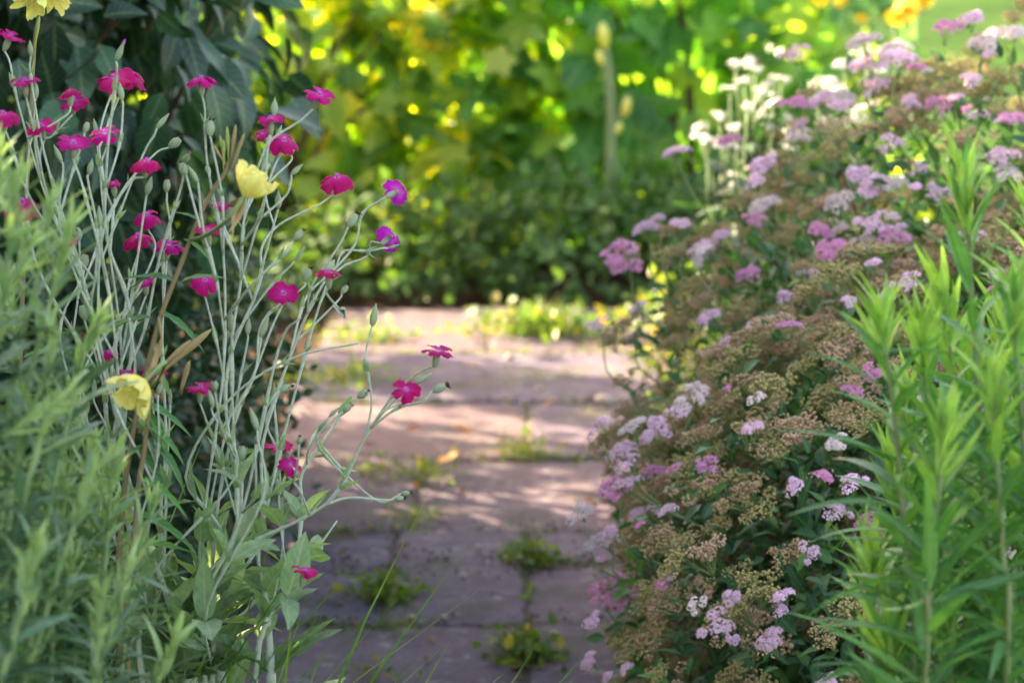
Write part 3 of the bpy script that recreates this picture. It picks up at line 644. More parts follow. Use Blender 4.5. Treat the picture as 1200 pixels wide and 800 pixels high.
def campion(label, base_px, baseD, stems, fillers=(), seed=0, extra_leaf=()):
    r = np.random.default_rng(seed); bx = P(base_px, 800, baseD); base = np.array([bx[0], bx[1] + .06, 0.0])
    t = thing('rose_campion', label, 'flowering plant', base, 'rose campion plants with magenta flowers')
    leafch = []
    allp = []
    for i, (kind, spec, pts) in enumerate(sorted(stems, key=lambda q: q[2][0][1] < 1000)):
        D = 1.76 + r.uniform(-.09, .10); n = len(pts); root = (pts[0][1] > 1000)
        Ds = np.full(n, D) if not root else np.linspace(1.80, D, n)
        w = [P(x, y, d) for (x, y), d in zip(pts, Ds)]
        if root:
            o1, o2 = r.normal() * .035, r.normal() * .03
            for q_ in range(1, n - 2):
                if pts[q_][1] > 640: w[q_] = w[q_] + np.array([o1 * .7, 0, 0])
        elif allp:
            ap = np.concatenate(allp); dd = np.linalg.norm((ap - w[0]) * np.array([1, .35, 1]), axis=1); w[0] = ap[int(np.argmin(dd))]
            if n > 2: w[1] = w[1] * .75 + w[0] * .25 + np.array([0, 0, .004])
        if root: w[0] = base + np.array([r.uniform(-.02, .02), r.uniform(-.02, .02), 0])
        if kind:
            hx, hy = spec[0], spec[1]
            dirn = norm(w[-1] - w[-2]) if n > 1 else UPV
            if kind == 'F':
                e = head(t, 'F', hx, hy, D, spec[2], spec[3], spec[4] if len(spec) > 4 else 0, i + seed, len(spec) > 5)
                w[-1] = e; 
            else:
                e = head(t, kind, hx, hy, D, spec[2], sd=i, violet=len(spec) > 3, dirn=dirn + r.normal(size=3) * .15); w.append(e) if np.linalg.norm(w[-1] - e) > .004 else None
                if np.linalg.norm(w[-1] - e) <= .004: w[-1] = e
        for q_ in range(1, len(w) - 2): w[q_] = w[q_] + np.array([r.normal() * .0045, r.normal() * .004, 0])
        path = smooth_path(w, 5); allp.append(path[2:-3])
        r0 = .0014 if root else .0009
        if kind != None or True: r0 *= r.uniform(.85, 1.15)
        bump = np.linspace(r0, .00075, len(path)) * (1 + .0 * r.uniform(size=len(path)))
        # swollen nodes with leaf pairs
        seg = np.concatenate([[0], np.cumsum(np.linalg.norm(np.diff(path, axis=0), axis=1))]); Lt = seg[-1]
        s = r.uniform(.02, .05)
        while s < Lt - .02:
            k = int(np.searchsorted(seg, s)); k = min(max(k, 1), len(path) - 2)
            bump[k] *= 1.7
            p = path[k]; tg = norm(path[k + 1] - path[k - 1]); z = p[2]
            if z > .1:
                big = np.clip((.62 - z) / .30, 0, 1)
                ln = (.012 + .064 * big) * r.uniform(.65, 1.2)
                a = r.uniform(0, math.pi); sd = norm(np.cross(tg, np.array([math.cos(a), math.sin(a), .1])))
                for sg in (1, -1):
                    if r.uniform() < .12: continue
                    an = r.uniform(.35, .75) if ln < .03 else r.uniform(.35, .95)
                    d = norm(tg * math.cos(an) + sd * sg * math.sin(an))
                    leafch.append((([feltA, feltB][int(r.integers(2))]) if ln > .026 else bract).moved(frames(d[None], (tg - d * .2)[None])[0] * ln, p, rnd=r.uniform(0, .92)))
            s += r.uniform(.06, .10) if z > .5 else r.uniform(.03, .05)
        part('stem', tube(path, r0, sides=7, bumps=bump), M['stem'], t)
    part('foliage', leafch, M['felt'], t)
    return t
A = [
 ('B', (36, 66, 26), [(185, 1400), (168, 800), (150, 560), (122, 400), (88, 290), (52, 180), (36, 90), (34, 72)]),
 ('F', (12, 43, 34, .25, .45), [(62, 320), (32, 215), (22, 120), (12, 75), (10, 60)]),
 ('B', (136, 72, 24, 1), [(185, 1400), (172, 800), (148, 560), (142, 380), (127, 280), (130, 190), (138, 110), (137, 80)]),
 ('F', (135, 92, 44, .5, -.15), [(128, 200), (127, 150), (131, 110), (133, 100)]),
 ('F', (149, 86, 46, .45, .2), [(126, 190), (136, 140), (141, 110), (146, 96)]),
 ('F', (86, 118, 36, .6, .1), [(60, 420), (22, 260), (28, 172), (50, 162), (74, 146), (84, 128)]),
 ('F', (82, 106, 20, .3, .0), [(30, 170), (52, 163), (78, 135), (82, 116)]),
 ('F', (123, 156, 38, .62), [(145, 450), (150, 350), (134, 260), (118, 200), (122, 168)]),
 ('F', (86, 168, 38, .55, .15), [(150, 560), (112, 310), (100, 230), (90, 178)]),
 ('F', (48, 148, 34, .55, -.1), [(100, 330), (60, 240), (47, 190), (46, 160)]),
 ('F', (4, 134, 34, .5), [(60, 330), (20, 220), (4, 150)]),
 ('F', (29, 95, 36, .35), [(40, 200), (36, 140), (30, 104)]),
 ('F', (172, 189, 34, .35, .15), [(110, 320), (134, 260), (150, 215), (168, 198)]),
 ('B', (184, 150, 26), [(100, 440), (112, 330), (140, 240), (170, 178), (180, 160)]),
 ('S', (198, 173, 20), [(110, 310), (150, 205), (180, 182), (196, 174)]),
 ('B', (216, 190, 22, 1), [(185, 1400), (176, 760), (142, 480), (160, 390), (192, 300), (212, 220), (215, 196)]),
 ('F', (133, 215, 16, .5), [(140, 300), (134, 230)]),
 ('F', (173, 252, 31, .6, .1), [(145, 470), (158, 380), (180, 300), (176, 262)]),
 ('F', (162, 277, 36, .5), [(185, 1400), (180, 760), (143, 480), (145, 380), (152, 330), (160, 288)]),
 ('F', (198, 287, 36, .35, .2), [(185, 1400), (190, 700), (186, 520), (190, 400), (197, 298)]),
 ('F', (78, 282, 26, .5), [(110, 430), (90, 340), (80, 292)]),
 ('F', (26, 237, 42, .45, .2), [(70, 420), (40, 320), (28, 248)]),
 ('B', (72, 190, 24), [(100, 330), (84, 260), (74, 200)]),
 ('S', (99, 156, 22), [(80, 260), (88, 200), (97, 165)]),
 ('B', (42, 116, 22), [(40, 220), (38, 160), (40, 124)]),
 ('B', (114, 160, 22), [(118, 250), (116, 200), (114, 168)]), ('B', (143, 118, 26), [(140, 220), (146, 160), (144, 125)]),
 ('B', (172, 58 + 170, 20), [(130, 420), (160, 300), (170, 240)]), ('B', (118, 265, 24), [(112, 380), (116, 310), (118, 270)]),
 ('B', (104, 205, 22), [(90, 330), (100, 260), (103, 212)]), ('B', (200, 262, 20), [(178, 350), (192, 290), (199, 268)]),
 ('S', (93, 282, 20), [(100, 380), (96, 320), (93, 288)]),
 ('F', (170, 330, 22, .5), [(150, 450), (165, 370), (170, 340)]),
 ('B', (152, 372, 22), [(145, 520), (148, 430), (152, 380)]), ('S', (100, 375, 22), [(120, 520), (108, 430), (101, 382)]),
 ('F', (180, 437, 32, .5, .2), [(190, 620), (186, 520), (182, 448)]), ('F', (147, 437, 26, .4), [(160, 560), (150, 450)]), ('F', (128, 412, 22, .5), [(140, 520), (130, 420)]),
]
B = [
 ('F', (236, 92, 34, .18), [(252, 1400), (252, 790), (246, 700), (243, 600), (256, 500), (268, 420), (262, 300), (247, 190), (240, 130), (237, 102)]),
 ('F', (374, 111, 36, .5, .35), [(256, 1400), (262, 790), (276, 690), (284, 610), (262, 420), (265, 330), (290, 260), (302, 200), (322, 165), (350, 143), (368, 120)]),
 ('F', (317, 139, 30, .3), [(300, 300), (306, 240), (313, 180), (317, 148)]),
 ('F', (333, 164, 36, .7, .2), [(290, 330), (305, 260), (318, 205), (329, 176)]),
 ('F', (308, 157, 22, .7, -.3), [(300, 240), (306, 190), (308, 166)]),
 ('B', (321, 136, 22), [(310, 200), (319, 160), (321, 142)]), ('B', (324, 165, 22), [(300, 250), (318, 195), (323, 172)]),
 ('B', (341, 182, 24), [(322, 260), (336, 215), (340, 190)]), ('B', (341, 205, 18), [(330, 262), (338, 230), (341, 212)]),
 ('F', (395, 208, 38, .35, .1), [(270, 1400), (268, 790), (286, 640), (262, 450), (282, 335), (306, 290), (330, 264), (372, 241), (391, 218)]),
 ('F', (466, 224, 32, -.68, .62, 1), [(256, 1400), (262, 790), (300, 640), (318, 520), (345, 400), (376, 332), (402, 288), (425, 250), (452, 231)]),
 ('F', (459, 277, 31, -.6, .62, 1), [(300, 620), (345, 440), (386, 330), (418, 302), (434, 284), (450, 276)]),
 ('B', (455, 291, 18), [(388, 303), (410, 297), (430, 294), (448, 291)]),
 ('S', (408, 266, 22), [(360, 372), (378, 332), (396, 290), (406, 270)]),
 ('S', (344, 282, 22), [(262, 390), (300, 330), (330, 300), (342, 286)]),
 ('B', (346, 306, 26), [(295, 400), (325, 330), (340, 312)]),
 ('B', (382, 320, 24), [(350, 400), (374, 340), (380, 326)]),
 ('S', (356, 330, 22), [(300, 420), (340, 365), (354, 338)]),
 ('S', (400, 344, 18), [(352, 402), (384, 372), (398, 350)]),
 ('S', (402, 362, 20), [(425, 420), (408, 385), (403, 368)]),
 ('F', (332, 344, 36, .75, .1), [(256, 1400), (258, 790), (250, 640), (272, 500), (300, 430), (318, 385), (329, 356)]),
 ('F', (385, 319, 30, .35), [(350, 400), (376, 345), (384, 328)]),
 ('F', (244, 271, 30, .45), [(262, 400), (252, 320), (246, 280)]), ('F', (258, 240, 22, .5), [(262, 320), (260, 250)]),
 ('F', (240, 328, 32, .65, .15), [(262, 460), (250, 390), (242, 338)]),
 ('B', (232, 214, 24), [(262, 340), (244, 260), (233, 222)]), ('B', (290, 222, 22), [(270, 330), (286, 260), (290, 228)]),
 ('S', (246, 160, 22), [(262, 300), (254, 220), (248, 168)]), ('S', (218, 205, 20), [(256, 330), (232, 250), (220, 212)]),
 ('B', (326, 245, 26), [(300, 360), (312, 300), (324, 252)]), ('S', (246, 205, 20), [(250, 300), (248, 240), (246, 212)]),
 ('F', (235, 454, 32, .35, .1), [(262, 600), (250, 520), (238, 464)]), ('S', (252, 458, 22), [(262, 560), (258, 500), (253, 466)]),
 ('B', (290, 392, 26), [(276, 500), (284, 440), (290, 400)]), ('B', (305, 395, 24), [(300, 500), (306, 440), (305, 402)]),
]
C = [
 ('F', (513, 411, 36, .3, .2), [(262, 1400), (270, 800), (300, 722), (345, 650), (385, 590), (432, 513), (465, 462), (492, 436), (509, 420)]),
 ('F', (476, 457, 34, .7, .0), [(440, 505), (458, 482), (470, 466)]),
 ('B', (486, 449, 20), [(455, 492), (475, 465), (484, 455)]),
 ('S', (507, 459, 22), [(440, 505), (475, 480), (495, 470), (505, 462)]),
 ('B', (436, 382, 30), [(430, 513), (427, 465), (425, 420), (434, 390)]),
 ('S', (470, 578, 18), [(425, 545), (421, 582), (446, 588), (468, 580)]),
 ('S', (462, 584, 14), [(395, 608), (430, 590), (452, 586)]),
 ('S', (419, 466, 18), [(262, 1400), (275, 800), (318, 690), (352, 600), (353, 555), (378, 502), (402, 480), (416, 470)]),
 ('S', (402, 482, 18), [(352, 560), (370, 512), (390, 493), (400, 486)]),
 ('B', (386, 488, 22), [(355, 552), (372, 505), (384, 493)]), ('B', (374, 506, 20), [(352, 558), (362, 530), (372, 512)]),
 ('F', (327, 524, 34, .3), [(330, 720), (326, 620), (328, 560), (328, 534)]),
 ('F', (340, 545, 28, .7, .3), [(352, 600), (345, 570), (341, 552)]),
 ('B', (327, 580, 22), [(335, 690), (328, 630), (327, 590)]),
 ('F', (357, 668, 32, .12, .15), [(320, 740), (345, 700), (356, 676)]),
 ('S', (366, 652, 22), [(340, 700), (352, 675), (364, 656)]),
 ('S', (350, 520, 18), [(352, 560), (351, 540), (350, 526)]),
 ('B', (322, 466, 24), [(262, 1400), (280, 790), (300, 640), (316, 540), (322, 480)]),
 ('S', (320, 470, 20), [(300, 520), (308, 495), (318, 474)]), ('S', (328, 458, 20), [(318, 480), (324, 468), (327, 462)]),
 ('B', (300, 520, 22), [(290, 640), (294, 580), (299, 530)]), ('S', (282, 540, 22), [(280, 660), (284, 600), (283, 548)]),
 (None, None, [(262, 1400), (290, 800), (330, 720), (360, 655), (395, 610)]),
 (None, None, [(262, 1400), (268, 800), (285, 700), (292, 600), (326, 410), (352, 372)]),
 (None, None, [(262, 1400), (255, 790), (262, 640), (222, 560), (262, 470), (342, 420), (420, 402)]),
]
def fill(px0, px1, py0, py1, n, rs, root):
    r = np.random.default_rng(rs); out = []
    for i in range(n):
        x, y = r.uniform(px0, px1), r.uniform(py0, py1); k = 'B' if r.uniform() < .6 else 'S'
        x2 = x + r.uniform(-120, 120)
        out.append((k, (x, y, r.uniform(18, 26)), [(root + r.uniform(-30, 30), y + 330), (x2, y + 190), (x + r.uniform(-20, 20), y + 80), (x, y + 9)]))
    return out
campion('leftmost rose campion with a crowd of magenta flowers and silvery stems', 185, 1.80, A + fill(60, 215, 220, 520, 7, 5, 170), seed=1)
campion('middle rose campion reaching up to the two violet flowers over the path', 256, 1.80, B + fill(215, 320, 300, 560, 3, 6, 262), seed=2)
campion('lowest rose campion leaning right over the paving with two magenta flowers at its tip', 270, 1.80, C, seed=3)

# ------------------------------------------------------------------ evening primrose
def prim_flower(seed, openness=.6):
    """wilted four petalled cup, axis +y, unit height"""
    r = random.Random(seed); V, F, lf = [], [], []; nr, na = 9, 56
    for i in range(nr + 1):
        t = i / nr
        for j in range(na):
            a = 2 * math.pi * j / na; lobe = abs(math.cos(2 * a))
            rad = .05 + openness * math.sin(min(1, t * 1.15) * math.pi / 2) ** 1.1 * (.72 + .28 * lobe) + .09 * t * math.sin(7 * a + seed) + .05 * t * math.sin(13 * a + 2 * seed) + .03 * t * math.sin(23 * a + t * 5) + r.uniform(-.02, .02) * t
            y = t ** 1.3 * (.60 + .22 * lobe) - .10 * t ** 4 + .05 * t * math.sin(5 * a)
            V.append((rad * math.cos(a), y, rad * math.sin(a))); lf.append((0, t, .5))
    for i in range(nr):
        for j in range(na):
            a = i * na + j; b = i * na + (j + 1) % na; F.append((a, a + na, b + na, b))
    return Chunk(V, F, lf)
longbud = lathe([(.02, 0), (.022, .2), (.042, .5), (.058, .72), (.04, .93), (.006, 1.05)], 8)
def primrose(label, base_px, D, stem_px, flowers, buds, leaf_at, seed):
    r = np.random.default_rng(seed); b = P(base_px, 800, D); b[2] = 0; b[1] += .05
    t = thing('evening_primrose', label, 'flowering plant', b, 'evening primroses among the campion')
    path = smooth_path([b] + [P(x, y, D) for x, y in stem_px], 8)
    part('stem', tube(path, .0024, .0014, 8), M['primstem'], t)
    og = b
    for (x, y, w, d, op) in flowers:
        d = norm(RGT * d[0] + UPV * d[1] - FWD * d[2]); p = P(x, y, D - .10)
        f = put('flower', build_mesh('flower', prim_flower(int(x), op), M['yellowp']), t, p - og, frames(d[None], rvec(1))[0] * w * D / FPX)
        an = [tube(smooth_path([(0, .1, 0), (.10 * math.cos(a), .4, .10 * math.sin(a)), (.20 * math.cos(a), .62, .20 * math.sin(a))], 3), .012, .03, 5) for a in np.arange(8) * .785 + .2]
        put('stamens', build_mesh('stamens', an, M['yellowp']), f)
        # pale tube and folded pink sepals under the cup
        k = min(range(len(path)), key=lambda i: np.linalg.norm(path[i] - (p - d * .045)))
        part('flower_tube', tube(smooth_path([path[k], (path[k] + p - d * .03) / 2 , p - d * .02, p + d * .003], 5), .0012, .0018, 6), M['greenstem'], t)
        sp = [leaf_tpl(.2, None, .2, .5, 5).moved(frames(norm(-d + rvec(1, r)[0] * .5)[None], rvec(1, r))[0] * .026, p) for _ in range(3)]
        part('sepals', sp, M['primbud'], t)
    for (x, y, x2, y2) in buds:
        p, e = P(x, y, D), P(x2, y2, D - .01); d = e - p
        put('bud', build_mesh('bud', longbud, M['primgreen' if y2 < 170 and x2 < 275 else 'primbud']), t, p - og, frames(norm(d)[None], rvec(1, r))[0] * np.linalg.norm(d))
    lv = []; tp = leaf_tpl(.24, lambda t: math.sin(math.pi * t ** .7) ** .9, .2, .3, 9, wave=.12)
    for (x, y, dx, dy, L) in leaf_at:
        p = P(x, y, D); d = norm(RGT * dx - UPV * dy + FWD * r.uniform(-.3, .3))
        lv.append(tp.moved(frames(d[None], (UPV + FWD * -.35)[None])[0] * L * D / FPX, p, rnd=r.uniform(0, 1)))
    part('foliage', lv, M['primleaf'], t)
primrose('evening primrose with a pale yellow flower above the pink sepals and narrow bud head', 130, 1.74,
  [(140, 800), (145, 580), (180, 400), (212, 310), (240, 240), (262, 205), (268, 190)],
  [(286, 230, 46, (.55, .75, .15), .46)],
  [(268, 190, 266, 150), (270, 192, 276, 148), (264, 192, 258, 160), (272, 194, 286, 158), (266, 196, 250, 170), (270, 200, 282, 170), (262, 200, 262, 165), (185, 440, 245, 388), (190, 405, 186, 372), (210, 460, 220, 425), (180, 440, 190, 395)],
  [(205, 330, -50, -16, 62), (212, 330, 60, -20, 55), (185, 365, 60, 30, 70), (180, 372, -60, 5, 80), (190, 320, -40, 10, 50), (160, 470, 60, 20, 75), (170, 420, 60, 60, 60), (150, 520, 70, 60, 80), (150, 560, -60, 20, 80), (215, 280, 40, 20, 45), (160, 440, -70, 20, 80), (235, 260, -30, -20, 35),
   (170, 480, 50, 70, 70), (180, 520, 60, 60, 70), (155, 600, 60, 20, 90), (145, 640, 60, -10, 80)], 11)
primrose('evening primrose with a wilted pale yellow flower facing down beside long buds', 170, 1.72,
  [(150, 800), (160, 600), (170, 520), (176, 470), (178, 455)],
  [(170, 446, 44, (-.5, -.55, .55), .52)],
  [(178, 440, 222, 400), (150, 458, 122, 462), (190, 470, 188, 432), (212, 462, 222, 424)],
  [(175, 500, 60, 40, 60), (170, 520, -60, 40, 60), (165, 560, 60, 30, 70), (163, 590, -60, 20, 70)], 12)
primrose('evening primrose showing only two pale flowers at the top edge above the left campion', 20, 1.95,
  [(20, 800), (22, 500), (30, 250), (40, 60), (45, 20)],
  [(45, -12, 40, (-.3, -.6, .5), .45), (62, -10, 32, (.4, -.5, .5), .45)],
  [(40, 60, 46, 20)], [(25, 420, 50, -20, 60), (25, 380, -50, -20, 60), (24, 480, 60, 0, 70)], 13)

# ------------------------------------------------------------------ spiraea
E_f = [((.70, 2.50, .25), (.52, .56, .40)), ((.40, 2.38, .22), (.28, .38, .33)), ((.95, 2.35, .3), (.5, .5, .42))]
E_b = [((.76, 3.0, .33), (.52, .50, .50)), ((.50, 2.95, .27), (.36, .42, .38)), ((1.05, 3.0, .34), (.55, .55, .48)), ((.38, 2.85, .14), (.24, .36, .26))]
def corymb(seed, n=130, floret=.075, dome=.28):
    """flower head about 1 across: many five petalled florets on branchlets, top +y"""
    r = np.random.default_rng(seed); ch = []
    # several sub-heads
    k = 7; cs = np.c_[r.normal(size=(k, 1)) * .22, r.uniform(-.06, .06, (k, 1)), r.normal(size=(k, 1)) * .22]; rr = r.uniform(.13, .24, k)
    pet = leaf_tpl(.85, lambda t: math.sin(math.pi * t ** .9) ** .6, .1, .15, 3)
    flo = []
    for a in np.arange(5) * 2 * math.pi / 5:
        d = np.array([math.cos(a), .25, math.sin(a)]); flo.append(pet.moved(frames(d[None], np.array([[0, 1, 0.01]]))[0] * .55))
    for a in (.4, 1.6, 2.9, 4.1, 5.3):
        d = norm(np.array([math.cos(a) * .5, 1, math.sin(a) * .5])); flo.append(leaf_tpl(.10, lambda t: 1, 0, 0, 2).moved(frames(d[None], np.array([[1, .1, .3]]))[0] * .75))
    Vs = np.concatenate([c.V for c in flo]); off = 0; Ls, Ts, lfs = [], [], []
    for c in flo: Ls.append(c.L + off); Ts.append(c.T); lfs.append(c.lf); off += len(c.V)
    fl = Chunk(Vs, (np.concatenate(Ls), np.concatenate(Ts)), np.concatenate(lfs))
    j = r.integers(0, k, n); u = rvec(n, r); u[:, 1] = abs(u[:, 1]); u = norm(u)
    pos = cs[j] + u * rr[j][:, None] * np.array([1, .65, 1]) ; pos[:, 1] -= dome * (pos[:, 0] ** 2 + pos[:, 2] ** 2)
    d = norm(u + np.array([0, .4, 0]) + r.normal(size=(n, 3)) * .2)
    fr = frames(np.cross(d, rvec(n, r)), d); ff = np.stack([fr[..., 0], fr[..., 2], np.cross(fr[..., 0], fr[..., 2])], -1)
    return scatter(fl, ff * (floret * r.uniform(.75, 1.2, n))[:, None, None], pos, r.uniform(0, 1, n)), cs
def stalks(cs, r0=.012, L=.55):
    return [tube(smooth_path([(0, -L, 0), (c[0] * .4, -L * .5, c[2] * .4), (c[0], c[1] + .02, c[2])], 3), r0, r0 * .6, 4, mi=1) for c in cs]
def huskhead(seed, n=220):
    r = np.random.default_rng(seed); k = 11; cs = np.c_[r.normal(size=(k, 1)) * .27, r.uniform(-.1, .08, (k, 1)), r.normal(size=(k, 1)) * .24]; rr = r.uniform(.10, .2, k)
    j = r.integers(0, k, n); u = rvec(n, r); pos = cs[j] + u * rr[j][:, None] * np.array([1, .7, 1])
    b = ico(1.0); b.V = b.V * np.array([1, 1.15, 1])
    Mx = frames(norm(u + r.normal(size=(n, 3)) * .3), rvec(n, r)) * (r.uniform(.020, .036, n))[:, None, None]
    tiny = [tube(np.array([cs[a], p]), .006, .005, 3, mi=1) for a, p in zip(j[:60], pos[:60])]
    return [scatter(b, Mx, pos, r.uniform(0, 1, n))] + tiny, cs
cor_me = {}
for key in ('pink', 'pinkdeep', 'pinkpale'):
    cor_me[key] = []
    for s in range(3):
        c, cs = corymb(s * 7 + len(key), 300, .088)
        hk, _ = huskhead(s + 40, 22); hk = [hk[0].moved(rnd=.5, mi=2)]
        pass; cor_me[key].append(build_mesh('flower_cluster', [c] + stalks(cs) + hk, [M[key], M['greenstem'], M['huskpink']]))
husk_src = []
husk_me = []
for s in range(6):
    c, cs = huskhead(s + 60)
    husk_src.append([c[0]] + stalks(cs))
    husk_me.append(build_mesh('seed_cluster', c + stalks(cs), [M[['husk', 'huskpink', 'husktan', 'husk', 'husk', 'husktan'][s % 6]], M['greenstem']]))
flowers = [(1013, 42, 40), (930, 61, 22), (1018, 72, 36), (1050, 68, 40), (1062, 95, 28), (1122, 72, 34), (1150, 62, 30), (1185, 40, 40), (1175, 85, 40), (1190, 172, 42), (930, 120, 30), (960, 118, 40), (985, 112, 28),
 (1090, 116, 18), (1010, 155, 22), (1160, 168, 18), (1088, 152, 20), (1113, 157, 30), (940, 160, 24), (965, 176, 18), (1065, 196, 26), (793, 178, 30), (855, 162, 24), (883, 212, 26), (930, 218, 40), (900, 238, 36),
 (758, 267, 30), (770, 256, 14), (733, 297, 42), (800, 262, 26), (823, 290, 28), (845, 275, 24), (815, 300, 26), (748, 360, 26), (898, 351, 28), (700, 378, 16), (968, 303, 34), (1006, 262, 36), (1033, 230, 32),
 (1050, 237, 28), (1045, 250, 24), (1072, 235, 24), (1093, 245, 16), (990, 321, 34), (1050, 280, 34), (1058, 298, 40), (1035, 305, 26), (965, 350, 18), (1048, 352, 20), (858, 395, 30), (888, 420, 34), (925, 398, 44), (950, 385, 28),
 (942, 427, 24), (806, 465, 38), (855, 487, 14), (883, 492, 12), (738, 503, 34), (735, 530, 44), (820, 522, 36), (812, 535, 26), (762, 552, 26), (720, 568, 32), (678, 598, 28), (780, 588, 32), (755, 600, 30), (870, 570, 22),
 (910, 537, 24), (712, 625, 40), (718, 690, 46), (732, 680, 30), (765, 640, 22), (705, 655, 14), (980, 585, 28), (955, 598, 22), (1000, 625, 26), (972, 665, 18), (897, 711, 26), (880, 736, 34), (945, 711, 28), (944, 724, 16),
 (935, 757, 38), (742, 775, 26), (765, 790, 16), (785, 782, 14), (990, 798, 22), (1020, 500, 28), (1035, 480, 22), (1185, 210, 34), (1075, 570, 26), (1080, 508, 18), (832, 576, 18), (1005, 402, 18), (1150, 130, 26), (1190, 235, 26),
 (1025, 100, 24), (1040, 400, 22), (1000, 555, 20), (1120, 250, 22), (700, 500, 20), (850, 320, 22), (905, 290, 20)]
rr_ = random.Random(4)
for _ in range(60):
    x = rr_.uniform(720, 1190); y = rr_.uniform(90, 780)
    if y > 700 - (x - 720) * 1.35 or x > 1000: flowers.append((x, y, rr_.uniform(12, 22)))
def spiraea(label, ells, base, nleaf, nhusk, seed, flist):
    t = thing('spiraea_bush', label, 'bush', base, 'pink spiraea bushes at the right of the path')
    r = np.random.default_rng(seed); og = np.array(base)
    p, q = shell(ells, nleaf, .66, 1.05, seed)
    p2, q2 = shell(ells, 5500, .30, .68, seed + 7); p, q = np.concatenate([p, p2]), np.concatenate([q, q2])
    part('foliage', leaves_on([serr, serr2], p, q, .027, seed, droop=.2, up=.9, spread=.7), M['spleaf'], t)
    part('branches', branches(ells, base, 46, seed + 1, .0035, .97), M['twig'], t)
    tw, fpos = [], []
    for (x, y, w) in flist:
        h = ray_hit(x, y, ells); 
        if h is None:
            # just outside the outline: on its own stalk at the depth of the nearest surface
            best = None
            for ddx in range(0, 130, 8):
                for ddy in (0, 30, 60, 100):
                    h = ray_hit(x + ddx, y + ddy, ells)
                    if h: best = h; break
                if best: break
            if not best: continue
            D = best[0]; p0 = P(x, y, D); nn = norm(np.array([0, -.3, 1.0]) + best[2] * .4); tw.append(tube(smooth_path([best[1] - best[2] * .08, (best[1] + p0) / 2 - np.array([0, 0, .02]), p0 - nn * .02], 4), .0014, .001, 5))
        else:
            p0 = h[1] + h[2] * .045; nn = norm(h[2] * .6 + np.array([0, -.15, .9])); D = h[0]
        nn = norm(nn + r.normal(size=3) * .16); s = (1.2 if w > 24 else 1.4) * w * D / FPX
        fpos.append((p0, s)); key = r.choice(['pink', 'pink', 'pinkdeep', 'pinkpale'])
        put('flower_cluster', cor_me[key][int(r.integers(3))], t, p0 - og, frames(nn[None], rvec(1, r))[0] * s)
    for w_ in tw: part('stalk', w_, M['greenstem'], t)
    # seed heads over the rest of the surface
    p, q = shell(ells, nhusk, 1.0, 1.08, seed + 3)
    ok = np.ones(len(p), bool)
    for fp, fs in fpos:
        v = norm(CAM - fp); d = p - fp; al = d @ v; ok &= ~((np.linalg.norm(d - al[:, None] * v, axis=1) < fs * .5 + .010) & (al > -.03) & (al < .35))
    p, q = p[ok], q[ok]
    key = -p[:, 1] + .4 * q[:, 2]; order = np.argsort(-key); p, q = p[order], q[order]
    rest = []
    for i in range(len(p)):
        nn = norm(q[i] * .6 + np.array([0, 0, .8]) + r.normal(size=3) * .22); s = r.uniform(.030, .052); Mx = frames(nn[None], rvec(1, r))[0] * s
        if i < 100: put('seed_cluster', husk_me[int(r.integers(6))], t, p[i] - og, Mx)
        else: k = int(r.integers(6)); rest += [c.moved(Mx, p[i], mi=(c.mi if (c.mi == 1).all() else (0, 2, 3, 3, 0, 3)[k])) for c in husk_src[k]]
    part('seed_clusters', rest, [M['husk'], M['greenstem'], M['huskpink'], M['husktan']], t, kind='stuff')
    return t
fr = [f for f in flowers if ray_hit(f[0], f[1], E_f) is not None or (f[1] > 420)]
bk = [f for f in flowers if f not in fr]
spiraea('nearer spiraea bush of pink clusters and brown seed heads hanging over the paving', E_f, (.7, 2.5, -.01), 11000, 2900, 81, fr)
spiraea('taller spiraea bush further along the path, softly blurred, with pink and brown heads', E_b, (.85, 3.3, -.01), 11000, 2300, 91, bk)
# one small yellow flower head in the spiraea: low golden weed sprigs
# ------------------------------------------------------------------ white yarrow behind
def umbel_mesh(name, mat, seed, n=60):
    c, cs = corymb(seed, n, .10, .15); return build_mesh(name, [c] + stalks(cs), [mat, M['greenstem']])
um = [umbel_mesh('flower_head', M['white'], s, 80) for s in range(3)]
def yarrow(label, D, heads, seed, base_px):
    r = np.random.default_rng(seed); b = P(base_px, 400, D); b[2] = 0
    t = thing('white_yarrow', label, 'flowering plant', b, 'white flowered plants behind the spiraea'); st, lv = [], []
    fern = leaf_tpl(.22, None, .1, .4, 5)
    for (x, y, w) in heads:
        p = P(x, y, D + r.uniform(-.1, .1)); m = (p + b) / 2 + r.normal(size=3) * .03
        st.append(tube(smooth_path([b + r.normal(size=3) * np.array([.03, .03, 0]), m, p - np.array([0, 0, .01])], 5), .0025, .0014, 6))
        put('flower_head', um[int(r.integers(3))], t, p - b, frames(norm(np.array([0, -.25, 1]) + r.normal(size=3) * .12)[None], rvec(1, r))[0] * w * D / FPX)
        for k in range(16):
            q = b + (p - b) * r.uniform(.2, .92); lv.append(fern.moved(frames((rvec(1, r) + np.array([[0, 0, .5]])), rvec(1, r) + np.array([[0, 0, 1.]]))[0] * .07, q, rnd=r.uniform(0, 1)))
    part('stem', st, M['greenstem'], t); part('foliage', lv, M['box'], t)
yarrow('white flowered plant with flat heads, taller one left behind the spiraea', 4.0, [(862, 76, 26), (885, 82, 24), (872, 95, 28), (856, 104, 22), (893, 108, 26), (876, 125, 24), (843, 135, 24), (822, 150, 26), (898, 100, 24), (892, 136, 22), (915, 92, 24), (905, 112, 22), (880, 72, 22)], 1, 880)
